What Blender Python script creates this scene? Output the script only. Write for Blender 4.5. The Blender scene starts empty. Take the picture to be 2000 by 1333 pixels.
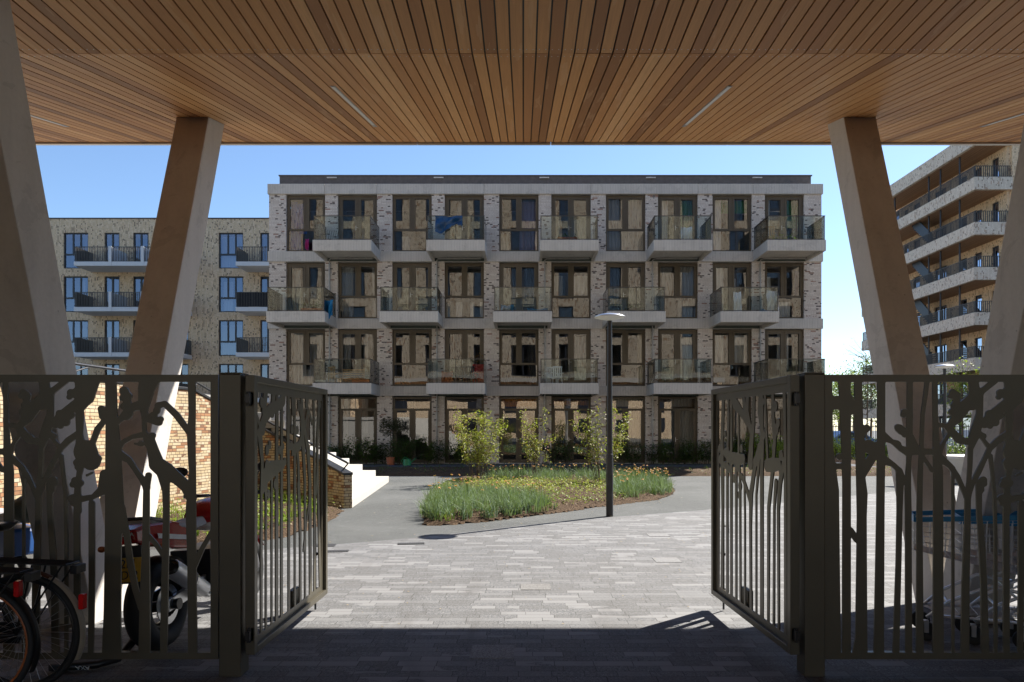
import bpy, math, random
import numpy as np
from mathutils import Vector, Matrix
R = math.radians
C = bpy.context.scene.collection
sc = bpy.context.scene
rng = random.Random(7)

# ---------------------------------------------------------------- camera
F, VX, HY, EYE = 1400.0, 1022.0, 838.0, 1.56       # in pixels of the 2000 px wide photo
cam = bpy.data.cameras.new('camera'); cam_o = bpy.data.objects.new('camera', cam); C.objects.link(cam_o)
cam_o.location = (0, 0, EYE); cam_o.rotation_euler = (R(90), 0, 0)
cam.sensor_width = 36; cam.lens = F / 2000 * 36
cam.shift_x = -(VX - 1000) / 2000; cam.shift_y = (HY - 666.5) / 2000
cam.clip_start = 0.05; cam.clip_end = 2000
sc.camera = cam_o
# ---------------------------------------------------------------- sky, sun, exposure
SUN = Vector((2.82, 2.47, 3.6)).normalized()
w = bpy.data.worlds.new('World'); sc.world = w; w.use_nodes = True
nt = w.node_tree; bg = nt.nodes['Background']
sky = nt.nodes.new('ShaderNodeTexSky'); sky.sky_type = 'NISHITA'; sky.sun_disc = False
sky.sun_elevation = math.asin(SUN.z); sky.sun_rotation = math.atan2(SUN.x, SUN.y)
sky.air_density = 1.0; sky.dust_density = 0.3; sky.ozone_density = 4.5; sky.altitude = 0
nt.links.new(sky.outputs[0], bg.inputs[0]); bg.inputs[1].default_value = 0.079
sun = bpy.data.lights.new('sun', 'SUN'); sun.energy = 4.9; sun.angle = R(0.53); sun.color = (1, .94, .86)
sun_o = bpy.data.objects.new('sun', sun); C.objects.link(sun_o)
sun_o.rotation_euler = SUN.to_track_quat('Z', 'Y').to_euler(); sun_o.location = (20, 20, 40)
sc.view_settings.view_transform = 'Standard'; sc.view_settings.look = 'None'
sc.view_settings.exposure = 1.36; sc.view_settings.gamma = 1
sc.cycles.max_bounces = 8; sc.cycles.diffuse_bounces = 6; sc.cycles.glossy_bounces = 4
sc.cycles.transparent_max_bounces = 14; sc.cycles.transmission_bounces = 6
sc.cycles.use_denoising = True
sc.cycles.sample_clamp_indirect = 8
sc.cycles.caustics_reflective = False; sc.cycles.caustics_refractive = False

# ---------------------------------------------------------------- helpers
def PX(px, Y): return (px - VX) / F * Y
def PZ(py, Y): return EYE + (HY - py) / F * Y
def GY(py): return EYE * F / (py - HY)               # depth of a ground point at photo row py
def GP(px, py): Y = GY(py); return (PX(px, Y), Y)

class MB:
    """collects geometry for ONE mesh"""
    def __init__(s): s.v = []; s.f = []; s.m = []; s.uv = []; s.cur = 0
    def face(s, pts, uv=None):
        n = len(s.v); s.v += [tuple(p) for p in pts]; s.f.append(tuple(range(n, n + len(pts)))); s.m.append(s.cur); s.uv.append(uv)
    def idx(s, verts, faces):
        n = len(s.v); s.v += [tuple(p) for p in verts]
        for f in faces: s.f.append(tuple(i + n for i in f)); s.m.append(s.cur); s.uv.append(None)
    def box(s, x0, x1, y0, y1, z0, z1):
        x0, x1 = min(x0, x1), max(x0, x1); y0, y1 = min(y0, y1), max(y0, y1); z0, z1 = min(z0, z1), max(z0, z1)
        s.idx([(x0,y0,z0),(x1,y0,z0),(x1,y1,z0),(x0,y1,z0),(x0,y0,z1),(x1,y0,z1),(x1,y1,z1),(x0,y1,z1)],
              [(0,3,2,1),(4,5,6,7),(0,1,5,4),(1,2,6,5),(2,3,7,6),(3,0,4,7)]); return s
    def hexa(s, b, t):                                 # bottom 4 points (ccw from above), top 4 points
        s.idx(list(b) + list(t), [(0,3,2,1),(4,5,6,7),(0,1,5,4),(1,2,6,5),(2,3,7,6),(3,0,4,7)]); return s
    def prism(s, poly, z0, z1):
        n = len(poly); s.idx([(x,y,z0) for x,y in poly] + [(x,y,z1) for x,y in poly],
              [tuple(range(n))[::-1], tuple(range(n, 2*n))] + [(i,(i+1)%n,(i+1)%n+n,i+n) for i in range(n)]); return s
    def extr(s, poly, axis, a, b):                     # 2-D outline extruded along an axis
        n = len(poly)
        def P(p, t): return (t,p[0],p[1]) if axis == 'x' else ((p[0],t,p[1]) if axis == 'y' else (p[0],p[1],t))
        s.idx([P(p,a) for p in poly] + [P(p,b) for p in poly],
              [tuple(range(n))[::-1], tuple(range(n, 2*n))] + [(i,(i+1)%n,(i+1)%n+n,i+n) for i in range(n)]); return s
    def tube(s, pts, r, n=8, cap=True, closed=False):
        pts = [Vector(p) for p in pts]; L = len(pts); rs = r if isinstance(r, (list, tuple)) else [r]*L
        rings = []; up = None
        for i, p in enumerate(pts):
            if closed: t = pts[(i+1)%L] - pts[i-1]
            else: t = pts[min(i+1,L-1)] - pts[max(i-1,0)]
            if t.length < 1e-9: t = Vector((0,0,1))
            t.normalize()
            if up is None: up = Vector((0,0,1)) if abs(t.z) < .9 else Vector((1,0,0))
            a = up - t * up.dot(t)
            if a.length < 1e-4: a = t.orthogonal()
            a.normalize(); b = t.cross(a); up = a
            rings.append([p + (a*math.cos(2*math.pi*k/n) + b*math.sin(2*math.pi*k/n))*rs[i] for k in range(n)])
        base = len(s.v)
        for r_ in rings: s.v += [tuple(q) for q in r_]
        seg = L if closed else L-1
        for i in range(seg):
            j = (i+1) % L
            for k in range(n):
                k2 = (k+1) % n; s.f.append((base+i*n+k, base+i*n+k2, base+j*n+k2, base+j*n+k)); s.m.append(s.cur); s.uv.append(None)
        if cap and not closed:
            s.f.append(tuple(base+k for k in range(n))[::-1]); s.m.append(s.cur); s.uv.append(None)
            s.f.append(tuple(base+(L-1)*n+k for k in range(n))); s.m.append(s.cur); s.uv.append(None)
        return s
    def lathe(s, c, prof, n=24, axis='z'):             # profile (r, h) turned about an axis through c
        base = len(s.v); c = Vector(c)
        for r_, h in prof:
            for k in range(n):
                a = 2*math.pi*k/n; u, v_ = r_*math.cos(a), r_*math.sin(a)
                p = (u, v_, h) if axis == 'z' else ((h, u, v_) if axis == 'x' else (v_, h, u))
                s.v.append(tuple(c + Vector(p)))
        for i in range(len(prof)-1):
            for k in range(n):
                k2 = (k+1)%n; s.f.append((base+i*n+k, base+i*n+k2, base+(i+1)*n+k2, base+(i+1)*n+k)); s.m.append(s.cur); s.uv.append(None)
        return s
    def ball(s, c, rx, ry=None, rz=None, n=10, m=6):
        ry = ry or rx; rz = rz or rx; base = len(s.v)
        for i in range(m+1):
            t = math.pi*i/m
            for k in range(n):
                a = 2*math.pi*k/n
                s.v.append((c[0]+rx*math.sin(t)*math.cos(a), c[1]+ry*math.sin(t)*math.sin(a), c[2]-rz*math.cos(t)))
        for i in range(m):
            for k in range(n):
                k2 = (k+1)%n; s.f.append((base+i*n+k, base+i*n+k2, base+(i+1)*n+k2, base+(i+1)*n+k)); s.m.append(s.cur); s.uv.append(None)
        return s
    def xf(s, M):
        s.v = [tuple(M @ Vector(p)) for p in s.v]; return s
    def build(s, name, mats, parent=None, smooth=False, bevel=0, uv=False, local=False):
        me = bpy.data.meshes.new(name); v = s.v
        if parent is not None and not local:
            o_ = ORG.get(parent.name, (0,0,0)); v = [(p[0]-o_[0], p[1]-o_[1], p[2]-o_[2]) for p in v]
        me.from_pydata(v, [], s.f)
        if not isinstance(mats, (list, tuple)): mats = [mats]
        for m_ in mats: me.materials.append(m_)
        me.polygons.foreach_set('material_index', s.m)
        if uv:
            ul = me.uv_layers.new(name='uv')
            for pi, poly in enumerate(me.polygons):
                given = s.uv[pi]
                nn = poly.normal
                for j, li in enumerate(poly.loop_indices):
                    if given: ul.data[li].uv = given[j]
                    else:
                        p = s.v[me.loops[li].vertex_index]
                        if abs(nn.z) > .7: q = (p[0], p[1])
                        elif abs(nn.y) >= abs(nn.x): q = (p[0], p[2])
                        else: q = (p[1], p[2])
                        ul.data[li].uv = q
        if smooth: me.polygons.foreach_set('use_smooth', [True]*len(me.polygons))
        me.update(); me.validate()
        o = bpy.data.objects.new(name, me); C.objects.link(o)
        if parent is not None:
            o.parent = parent; ORG[o.name] = ORG.get(parent.name, (0,0,0))
        if bevel:
            b = o.modifiers.new('bevel', 'BEVEL'); b.width = bevel; b.segments = 2; b.limit_method = 'ANGLE'
        return o
ORG = {}
def thing(name, label, cat, loc=(0,0,0), rz=0, group=None):
    o = bpy.data.objects.new(name, None); C.objects.link(o); o.empty_display_size = .2
    o.location = loc; o.rotation_euler = (0,0,rz); o['label'] = label; o['category'] = cat
    if group: o['group'] = group
    ORG[o.name] = tuple(loc); return o
def tag(o, label, cat, group=None):
    o['label'] = label; o['category'] = cat
    if group: o['group'] = group
    return o
def kind(o, k, label=None):
    o['kind'] = k
    if label: o['label'] = label
    return o
def copy_tree(o, parent=None):
    c = o.copy(); C.objects.link(c); c.parent = parent; ORG[c.name] = ORG.get(o.name, (0,0,0))
    for ch in list(o.children): copy_tree(ch, c)
    return c
def text_part(s, name, size, M, mt, parent, extrude=.001, align='CENTER'):
    cu = bpy.data.curves.new('t', 'FONT'); cu.body = s; cu.size = size; cu.extrude = extrude; cu.align_x = align; cu.align_y = 'CENTER'
    to = bpy.data.objects.new('t', cu); C.objects.link(to)
    bpy.context.view_layer.update()
    me = bpy.data.meshes.new_from_object(to.evaluated_get(bpy.context.evaluated_depsgraph_get()))
    bpy.data.objects.remove(to); me.transform(M); me.materials.clear(); me.materials.append(mt)
    o = bpy.data.objects.new(name, me); C.objects.link(o); o.parent = parent; ORG[o.name] = ORG.get(parent.name, (0,0,0)) if parent else (0,0,0)
    return o

# ---------------------------------------------------------------- materials
class N:
    def __init__(s, name):
        s.mat = bpy.data.materials.new(name); s.mat.use_nodes = True; s.t = s.mat.node_tree
        s.out = s.t.nodes['Material Output']; s.b = s.t.nodes['Principled BSDF']
    def n(s, typ, **kw):
        x = s.t.nodes.new('ShaderNode' + typ)
        for k, v in kw.items():
            setattr(x, k, v)
        return x
    def l(s, a, b): s.t.links.new(a, b)
    def val(s, a, sock):
        if isinstance(a, (int, float)): sock.default_value = a
        elif isinstance(a, tuple): sock.default_value = a
        else: s.l(a, sock)
    def math(s, op, a, b=0.0, c=None):
        x = s.n('Math', operation=op); s.val(a, x.inputs[0]); s.val(b, x.inputs[1])
        if c is not None: s.val(c, x.inputs[2])
        return x.outputs[0]
    def mix(s, f, a, b, mode='MIX'):
        x = s.n('Mix', data_type='RGBA', blend_type=mode); s.val(f, x.inputs[0]); s.val(c4(a), x.inputs[6]); s.val(c4(b), x.inputs[7]); return x.outputs[2]
    def ramp(s, f, stops, const=False):
        x = s.n('ValToRGB'); s.l(f, x.inputs[0]); r = x.color_ramp
        if const: r.interpolation = 'CONSTANT'
        while len(r.elements) > 1: r.elements.remove(r.elements[-1])
        r.elements[0].position = stops[0][0]; r.elements[0].color = c4(stops[0][1])
        for p, c in stops[1:]:
            e = r.elements.new(p); e.color = c4(c)
        return x.outputs[0]
    def noise(s, vec, scale, detail=4, rough=.55, dist=0):
        x = s.n('TexNoise'); x.inputs['Scale'].default_value = scale; x.inputs['Detail'].default_value = detail
        x.inputs['Roughness'].default_value = rough; x.inputs['Distortion'].default_value = dist
        if vec is not None: s.l(vec, x.inputs['Vector'])
        return x.outputs['Fac']
    def comb(s, x_, y_, z_=0.0):
        x = s.n('CombineXYZ'); s.val(x_, x.inputs[0]); s.val(y_, x.inputs[1]); s.val(z_, x.inputs[2]); return x.outputs[0]
    def sep(s, v):
        x = s.n('SeparateXYZ'); s.l(v, x.inputs[0]); return x.outputs
    def white(s, v):
        x = s.n('TexWhiteNoise', noise_dimensions='3D'); s.l(v, x.inputs['Vector']); return x.outputs['Value']
    def pos(s): return s.n('NewGeometry').outputs['Position']
    def obj(s): return s.n('TexCoord').outputs['Object']
    def uvn(s): return s.n('TexCoord').outputs['UV']
    def bump(s, h, strength=.3, dist=.01):
        x = s.n('Bump'); x.inputs['Strength'].default_value = strength; x.inputs['Distance'].default_value = dist
        s.l(h, x.inputs['Height']); s.l(x.outputs[0], s.b.inputs['Normal'])
    def base(s, c): s.val(c4(c), s.b.inputs['Base Color'])
    def set(s, rough=.6, metal=0, spec=.5):
        s.b.inputs['Roughness'].default_value = rough; s.b.inputs['Metallic'].default_value = metal; s.b.inputs['Specular IOR Level'].default_value = spec
def c4(c): return (c[0], c[1], c[2], 1.0) if isinstance(c, tuple) and len(c) == 3 else c

def plain(name, col, rough=.5, metal=0, var=.18, scale=6, bump=.0, spec=.5):
    m = N(name); m.set(rough, metal, spec)
    f = m.noise(m.obj(), scale, 5)
    lo = tuple(c*(1-var) for c in col); hi = tuple(min(1, c*(1+var)) for c in col)
    m.base(m.ramp(f, [(.3, lo), (.7, hi)]))
    if bump: m.bump(m.noise(m.obj(), scale*12, 3), bump, .004)
    return m.mat
def concrete(name, col, scale=1.2, var=.12, streak=True, pores=True, ribs=0):
    m = N(name); m.set(.75, 0, .3); p = m.pos()
    a = m.noise(p, scale, 6, .6)
    mp = m.n('Mapping'); mp.inputs['Scale'].default_value = (5, 5, .35); m.l(p, mp.inputs[0]); b = m.noise(mp.outputs[0], 1.5, 4)
    c = m.noise(p, 30, 3)
    t = m.math('ADD', m.math('MULTIPLY', a, .45), m.math('ADD', m.math('MULTIPLY', b, .35 if streak else 0.0), m.math('MULTIPLY', c, .2)))
    col_o = m.ramp(t, [(.3, tuple(x*(1-var*1.6) for x in col)), (.5, col), (.68, tuple(min(1, x*(1+var)) for x in col))])
    if pores:
        vo = m.n('TexVoronoi'); vo.inputs['Scale'].default_value = 7; m.l(p, vo.inputs['Vector'])
        big_ = m.noise(p, 2.3, 6, .7, .8); col_o = m.mix(m.math('MULTIPLY', m.math('GREATER_THAN', big_, .58), .26), col_o, tuple(x*.6 for x in col))
        pr = m.math('LESS_THAN', vo.outputs['Distance'], .055)
        col_o = m.mix(m.math('MULTIPLY', pr, .5), col_o, tuple(x*.35 for x in col))
    h = c
    if ribs:
        x = m.sep(p)[0]; y = m.sep(p)[1]
        s_ = m.math('SINE', m.math('MULTIPLY', m.math('ADD', x, y), ribs)); col_o = m.mix(m.math('MULTIPLY', m.math('GREATER_THAN', s_, .75), .22), col_o, tuple(x*.6 for x in col)); h = s_
    m.base(col_o); m.bump(h, .25, .006); return m.mat
def brick(name, bw, bh, mort, base_cols, brown, dark, mortar, p_brown=.08, p_dark=.08, swap=False, warm=None, half=True, stack=0, amp=.7):
    """procedural brickwork on a uv map in metres; brown = whole bricks, dark = headers"""
    m = N(name); m.set(.8, 0, .3); uv = m.sep(m.uvn()); u, v = (uv[1], uv[0]) if swap else (uv[0], uv[1])
    vr = m.math('DIVIDE', v, bh); row = m.math('FLOOR', vr); fr = m.math('FRACT', vr)
    sh = m.math('MULTIPLY', m.white(m.comb(row, 3.3)), 1.0) if not stack else m.math('MULTIPLY', m.math('MODULO', row, 2.0), .5)
    ur = m.math('ADD', m.math('DIVIDE', u, bw), sh); col = m.math('FLOOR', ur); fc = m.math('FRACT', ur)
    uh = m.math('MULTIPLY', ur, 2.0); hcol = m.math('FLOOR', uh)
    w1 = m.white(m.comb(col, row, 1.7)); w2 = m.white(m.comb(col, row, 9.1)); w3 = m.white(m.comb(hcol, row, 4.2)); w4 = m.white(m.comb(hcol, row, 6.6))
    cl = m.noise(m.comb(m.math('MULTIPLY', u, 1.0), m.math('MULTIPLY', v, 1.6)), 1.3, 4, .7)
    k = m.math('MULTIPLY', m.math('SUBTRACT', cl, .5), amp)
    c = m.ramp(w1, [(0, base_cols[0]), (.3, base_cols[1]), (.6, base_cols[2]), (1, base_cols[0])])
    c = m.mix(m.math('LESS_THAN', w2, m.math('ADD', k, p_brown)), c, m.ramp(w1, [(0, brown), (1, tuple(x*1.5 for x in brown))]))
    c = m.mix(m.math('LESS_THAN', w3, m.math('ADD', m.math('MULTIPLY', k, .6), p_dark)), c, m.ramp(w4, [(0, dark), (1, tuple(x*2 for x in dark))]))
    mo = m.math('MAXIMUM', m.math('LESS_THAN', fr, mort/bh), m.math('LESS_THAN', fc, mort/bw))
    if half: mo = m.math('MAXIMUM', mo, m.math('MULTIPLY', m.math('LESS_THAN', m.math('FRACT', uh), 2*mort/bw), m.math('LESS_THAN', w4, .45)))
    g = m.noise(m.uvn(), .5, 3)
    c = m.mix(m.math('MULTIPLY', g, .25), c, tuple(x*.7 for x in base_cols[0]))
    m.base(m.mix(mo, c, mortar)); m.bump(m.math('SUBTRACT', 1.0, mo), .5, .006)
    return m.mat

M = {}
M['brick_white'] = brick('white_pink_brick', .23, .062, .011, [(.74,.67,.60),(.81,.75,.68),(.67,.59,.52)], (.26,.14,.10), (.07,.055,.05), (.46,.41,.37), .045, .085, amp=.36)
M['brick_tan'] = brick('tan_upright_brick', .22, .085, .012, [(.76,.58,.38),(.82,.64,.44),(.68,.50,.31)], (.34,.24,.16), (.19,.14,.10), (.38,.30,.21), .08, .08, swap=True, amp=.35)
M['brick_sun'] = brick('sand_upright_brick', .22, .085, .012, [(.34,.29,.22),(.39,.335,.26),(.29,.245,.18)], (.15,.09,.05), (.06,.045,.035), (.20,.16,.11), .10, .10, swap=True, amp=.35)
M['brick_grey'] = brick('pale_tan_upright_brick', .22, .085, .012, [(.70,.62,.51),(.76,.68,.57),(.63,.55,.44)], (.36,.26,.19), (.20,.16,.13), (.42,.35,.28), .08, .08, swap=True, amp=.35)
M['brick_yellow'] = brick('yellow_glazed_brick', .235, .0565, .0105, [(.50,.41,.26),(.56,.47,.33),(.45,.34,.19)], (.24,.11,.05), (.12,.055,.03), (.09,.055,.035), .16, .10)
M['concrete'] = concrete('precast_concrete', (.62,.59,.54), ribs=55)
M['concrete_plain'] = concrete('smooth_concrete', (.42,.385,.335), scale=.9)
M['column'] = concrete('column_concrete', (.57,.54,.50), scale=.8)
M['white_stone'] = concrete('white_stair_stone', (.44,.425,.39), scale=1.5, var=.05, pores=False)
M['white_concrete'] = concrete('pale_bench_concrete', (.7,.68,.63), var=.06)
M['bronze'] = plain('bronze_window_frame', (.105,.082,.052), .45, .0, .1, 3)
M['gate'] = plain('bronze_gate_paint', (.094,.084,.060), .38, .3, .12, 2, .05)
M['dark_metal'] = plain('dark_grey_metal', (.035,.036,.04), .4, .3)
M['roof_metal'] = plain('grey_roof_edge_metal', (.13,.115,.105), .45, .3)
M['rail'] = plain('anodised_rail', (.10,.095,.085), .35, .6)
M['frame_black'] = plain('black_window_frame', (.018,.02,.027), .4)
M['steel'] = plain('galvanised_steel', (.55,.56,.58), .3, .9, .08)
M['chrome'] = plain('chrome_wire', (.78,.80,.84), .32, .55, .04)
M['rubber'] = plain('black_rubber', (.018,.018,.018), .7)
M['black'] = plain('satin_black', (.012,.012,.013), .35)
M['white'] = plain('white_paint', (.75,.75,.73), .5, 0, .05)
M['slab_white'] = concrete('pale_balcony_slab', (.62,.63,.64), var=.06, pores=False)
M['fascia'] = plain('canopy_edge_metal', (.45,.42,.37), .4, .4, .05)
M['pipe'] = plain('zinc_pipe', (.32,.31,.29), .4, .5)
M['green_panel'] = plain('dark_green_soffit_panel', (.045,.06,.05), .6)
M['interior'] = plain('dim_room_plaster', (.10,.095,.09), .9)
M['interior_green'] = plain('green_room_wall', (.05,.25,.06), .9)
M['red'] = plain('red_motorcycle_paint', (.35,.012,.015), .2, 0, .05)
M['plate_yellow'] = plain('yellow_number_plate', (.75,.42,.02), .4, 0, .05)
M['red_lens'] = plain('red_reflector', (.6,.01,.01), .15, 0, .1)
M['blue_plastic'] = plain('blue_plastic', (.02,.24,.50), .4, 0, .1)
M['blue_paint'] = plain('blue_moped_paint', (.02,.07,.22), .3)
M['terracotta'] = plain('terracotta', (.40,.13,.06), .7)
M['bark'] = plain('grey_brown_bark', (.10,.075,.05), .9, 0, .3, 20, .4)
M['wood_furniture'] = plain('light_garden_wood', (.42,.24,.10), .6, 0, .2)
M['asphalt_lid'] = plain('cast_iron', (.05,.05,.05), .6, .4)
M['tarp_blue'] = plain('blue_tarpaulin', (.01,.06,.16), .35)
M['car_silver'] = plain('silver_car_paint', (.45,.48,.52), .25, .6, .04)
M['car_blue'] = plain('blue_grey_car_paint', (.10,.16,.28), .25, .4, .04)
M['gold'] = plain('brass_bit', (.5,.35,.1), .4, .8)
M['cream_fender'] = plain('cream_mudguard', (.35,.31,.24), .4)
M['brown_fender'] = plain('brown_mudguard', (.09,.03,.015), .4)
M['orange_rim'] = plain('orange_rim', (.38,.10,.02), .4)

def glass(name, refl=.16, tint=(.62,.66,.64), wav=.012, wscale=1.6, gcol=(1,1,1)):
    m = N(name); m.t.nodes.remove(m.b)
    tr = m.n('BsdfTransparent'); tr.inputs[0].default_value = c4(tint)
    gl = m.n('BsdfGlossy'); gl.inputs['Roughness'].default_value = .0; gl.inputs['Color'].default_value = c4(gcol)
    if wav:
        bu = m.n('Bump'); bu.inputs['Strength'].default_value = 1; bu.inputs['Distance'].default_value = wav
        m.l(m.noise(m.pos(), wscale, 1), bu.inputs['Height']); m.l(bu.outputs[0], gl.inputs['Normal'])
    lw = m.n('LayerWeight'); lw.inputs[0].default_value = .25
    f = m.math('ADD', m.math('MULTIPLY', lw.outputs['Fresnel'], .9), refl)
    mx = m.n('MixShader'); m.l(f, mx.inputs[0]); m.l(tr.outputs[0], mx.inputs[1]); m.l(gl.outputs[0], mx.inputs[2]); m.l(mx.outputs[0], m.out.inputs[0])
    return m.mat
M['glass'] = glass('window_glass', .15, (.84,.87,.86), .0017, .9)
M['glass_dark'] = glass('dark_window_glass', .12, (.35,.37,.38), .0)
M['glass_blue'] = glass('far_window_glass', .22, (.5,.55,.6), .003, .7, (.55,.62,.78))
M['glass_rail'] = glass('balcony_glass', .035, (.86,.90,.875), .002)

def curtain_mat(name, col):
    m = N(name); m.set(.9, 0, .1); m.base(col)
    return m.mat
CUR = {k: curtain_mat('curtain_' + k, v) for k, v in dict(white=(.82,.82,.84), grey=(.42,.42,.43), blue=(.02,.09,.45), lilac=(.25,.22,.36), dark=(.06,.06,.07), green=(.04,.22,.06), cream=(.55,.48,.36), red=(.4,.03,.05), orange=(.6,.25,.03), black=(.015,.02,.03)).items()}

def wood_mat():
    m = N('hardwood_ceiling_boards'); m.set(.5, 0, .35); p = m.pos(); s = m.sep(p)
    pl = m.math('FLOOR', m.math('DIVIDE', s[0], .095)); seg = m.math('GREATER_THAN', s[1], 5.33)
    w1 = m.white(m.comb(pl, seg, .3)); off = m.math('MULTIPLY', w1, 37.0)
    mp = m.comb(m.math('MULTIPLY', s[0], 55.0), m.math('ADD', m.math('MULTIPLY', s[1], 2.2), off), off)
    g = m.noise(mp, 1.0, 5, .6, .6)
    g2 = m.noise(m.comb(m.math('MULTIPLY', s[0], 9.0), m.math('ADD', m.math('MULTIPLY', s[1], .9), off), off), 1.2, 3)
    c = m.ramp(w1, [(0, (.31,.135,.045)), (.18, (.52,.24,.085)), (.5, (.74,.39,.15)), (.75, (.62,.30,.105)), (1, (.86,.50,.22))])
    c = m.mix(m.math('MULTIPLY', g, .55), c, (.24,.11,.05))
    c = m.mix(m.math('MULTIPLY', m.math('GREATER_THAN', g2, .62), .25), c, (.7,.46,.27))
    m.base(c); m.bump(g, .12, .002); return m.mat
M['wood'] = wood_mat()

def paver_mat():
    m = N('concrete_pavers'); m.set(.8, 0, .3); p = m.pos(); s = m.sep(p)
    rh = .1
    vr = m.math('DIVIDE', s[1], rh); row = m.math('FLOOR', vr); fr = m.math('FRACT', vr)
    off = m.white(m.comb(row, 1.1)); W = m.math('ADD', .21, m.math('MULTIPLY', m.math('FLOOR', m.math('MULTIPLY', m.white(m.comb(row, 7.7)), 3.0)), .05))
    ur = m.math('ADD', m.math('DIVIDE', s[0], W), m.math('MULTIPLY', off, 5.0)); col = m.math('FLOOR', ur); fc = m.math('FRACT', ur)
    w1 = m.white(m.comb(col, row, 2.0)); w2 = m.white(m.comb(m.math('FLOOR', m.math('MULTIPLY', ur, .5)), row, 5.0))
    cl = m.noise(m.comb(m.math('MULTIPLY', s[0], .8), m.math('MULTIPLY', s[1], 2.2)), 1.3, 4, .7)
    light = m.math('MAXIMUM', m.math('LESS_THAN', w2, m.math('MULTIPLY', m.math('SUBTRACT', cl, .33), .62)), m.math('LESS_THAN', w1, .07))
    sp = m.noise(p, 170, 2, .8); sp2 = m.noise(p, 60, 3, .7); big = m.noise(p, .35, 4)
    g = m.ramp(m.math('ADD', m.math('MULTIPLY', sp, .6), m.math('MULTIPLY', sp2, .4)), [(.36, (.042,.043,.045)), (.5, (.135,.137,.139)), (.64, (.28,.283,.286))])
    g = m.mix(m.math('MULTIPLY', m.math('LESS_THAN', w1, .5), .35), g, (.10,.098,.094)); g = m.mix(m.math('MULTIPLY', m.math('GREATER_THAN', w1, .82), .55), g, (.185,.187,.188))
    lt = m.mix(m.math('MULTIPLY', sp2, .5), (.222,.223,.223), (.182,.184,.186))
    c = m.mix(light, g, lt)
    c = m.mix(m.math('MULTIPLY', m.math('SUBTRACT', big, .35), .35), c, (.13,.12,.11)); st = m.noise(m.comb(m.math('MULTIPLY', s[0], 1.1), m.math('MULTIPLY', s[1], .35)), 1.6, 6, .7, .8); c = m.mix(m.ramp(st, [(.52,(0,0,0)),(.72,(.42,.42,.42))]), c, (.07,.065,.06)); sp3 = m.noise(p, 9, 2, .5); c = m.mix(m.math('MULTIPLY', m.math('GREATER_THAN', sp3, .74), .5), c, (.05,.048,.045))
    mo = m.math('MAXIMUM', m.math('LESS_THAN', fr, .045), m.math('LESS_THAN', fc, .02))
    m.base(m.mix(m.math('MULTIPLY', mo, .8), c, (.04,.038,.035)))
    h = m.math('ADD', m.math('MULTIPLY', m.math('SUBTRACT', 1.0, mo), .8), m.math('MULTIPLY', sp, .25)); m.bump(h, .5, .004); return m.mat
M['paver'] = paver_mat()
def asphalt_mat(name, a, b, fine=140):
    m = N(name); m.set(.85, 0, .25); p = m.pos()
    sp = m.noise(p, fine, 2, .8); big = m.noise(p, .5, 5, .6); mid = m.noise(p, 6, 4)
    c = m.ramp(sp, [(.34, tuple(x*.4 for x in a)), (.5, a), (.66, tuple(x*1.15 for x in b))])
    c = m.mix(m.math('MULTIPLY', m.ramp(big, [(.4,(0,0,0)),(.65,(1,1,1))]), .5), c, tuple(x*.9 for x in b)); c = m.mix(m.math('MULTIPLY', m.math('GREATER_THAN', mid, .62), .22), c, tuple(x*1.2 for x in b)); g3 = m.noise(p, 1.3, 6, .75, 1.2); c = m.mix(m.math('MULTIPLY', m.math('GREATER_THAN', g3, .62), .3), c, tuple(x*.6 for x in a))
    m.base(c); m.bump(sp, .5, .004); return m.mat
M['asphalt'] = asphalt_mat('light_grey_asphalt', (.066,.070,.068), (.145,.149,.145))
M['terrace'] = asphalt_mat('dark_terrace_paving', (.07,.07,.078), (.11,.11,.12), 60)
def soil_mat():
    m = N('mulch_soil'); m.set(.95, 0, .1); p = m.pos()
    a = m.noise(p, 45, 4, .7); m.base(m.ramp(a, [(.35, (.025,.016,.010)), (.55, (.09,.06,.038)), (.7, (.22,.16,.10))])); m.bump(a, .9, .03); return m.mat
M['soil'] = soil_mat()
def leaf_mat(name, cols, trans=.35, rough=.5):
    m = N(name); g = m.n('NewGeometry'); r = g.outputs['Random Per Island']
    st = [(i/(len(cols)-1) if len(cols) > 1 else 0, c) for i, c in enumerate(cols)]
    c = m.ramp(r, st); m.set(rough, 0, .3); m.l(c, m.b.inputs['Base Color'])
    tl = m.n('BsdfTranslucent'); m.l(m.mix(.5, c, (.25,.35,.03)), tl.inputs[0])
    mx = m.n('MixShader'); mx.inputs[0].default_value = trans; m.l(m.b.outputs[0], mx.inputs[1]); m.l(tl.outputs[0], mx.inputs[2]); m.l(mx.outputs[0], m.out.inputs[0])
    return m.mat
M['leaf_lime'] = leaf_mat('lime_shrub_leaves', [(.13,.17,.025),(.22,.25,.035),(.30,.28,.05),(.20,.13,.04),(.24,.27,.04)], .45)
M['leaf_red'] = leaf_mat('reddish_young_leaves', [(.28,.09,.04),(.20,.10,.03),(.30,.14,.06)], .4)
M['leaf_dark'] = leaf_mat('dark_green_leaves', [(.018,.045,.010),(.03,.075,.015),(.05,.10,.02),(.025,.06,.015)], .25)
M['leaf_mid'] = leaf_mat('mid_green_leaves', [(.04,.085,.015),(.07,.13,.02),(.10,.16,.03)], .35)
M['leaf_spring'] = leaf_mat('spring_green_leaves', [(.18,.27,.03),(.27,.36,.04),(.14,.20,.03)], .4)
M['leaf_olive'] = leaf_mat('olive_leaves', [(.035,.04,.02),(.06,.065,.035),(.025,.03,.015)], .2)
M['blade'] = leaf_mat('bluish_narcissus_leaves', [(.10,.16,.09),(.18,.25,.17),(.07,.14,.04),(.28,.35,.28),(.09,.18,.04),(.20,.27,.20)], .25, .6)
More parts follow.
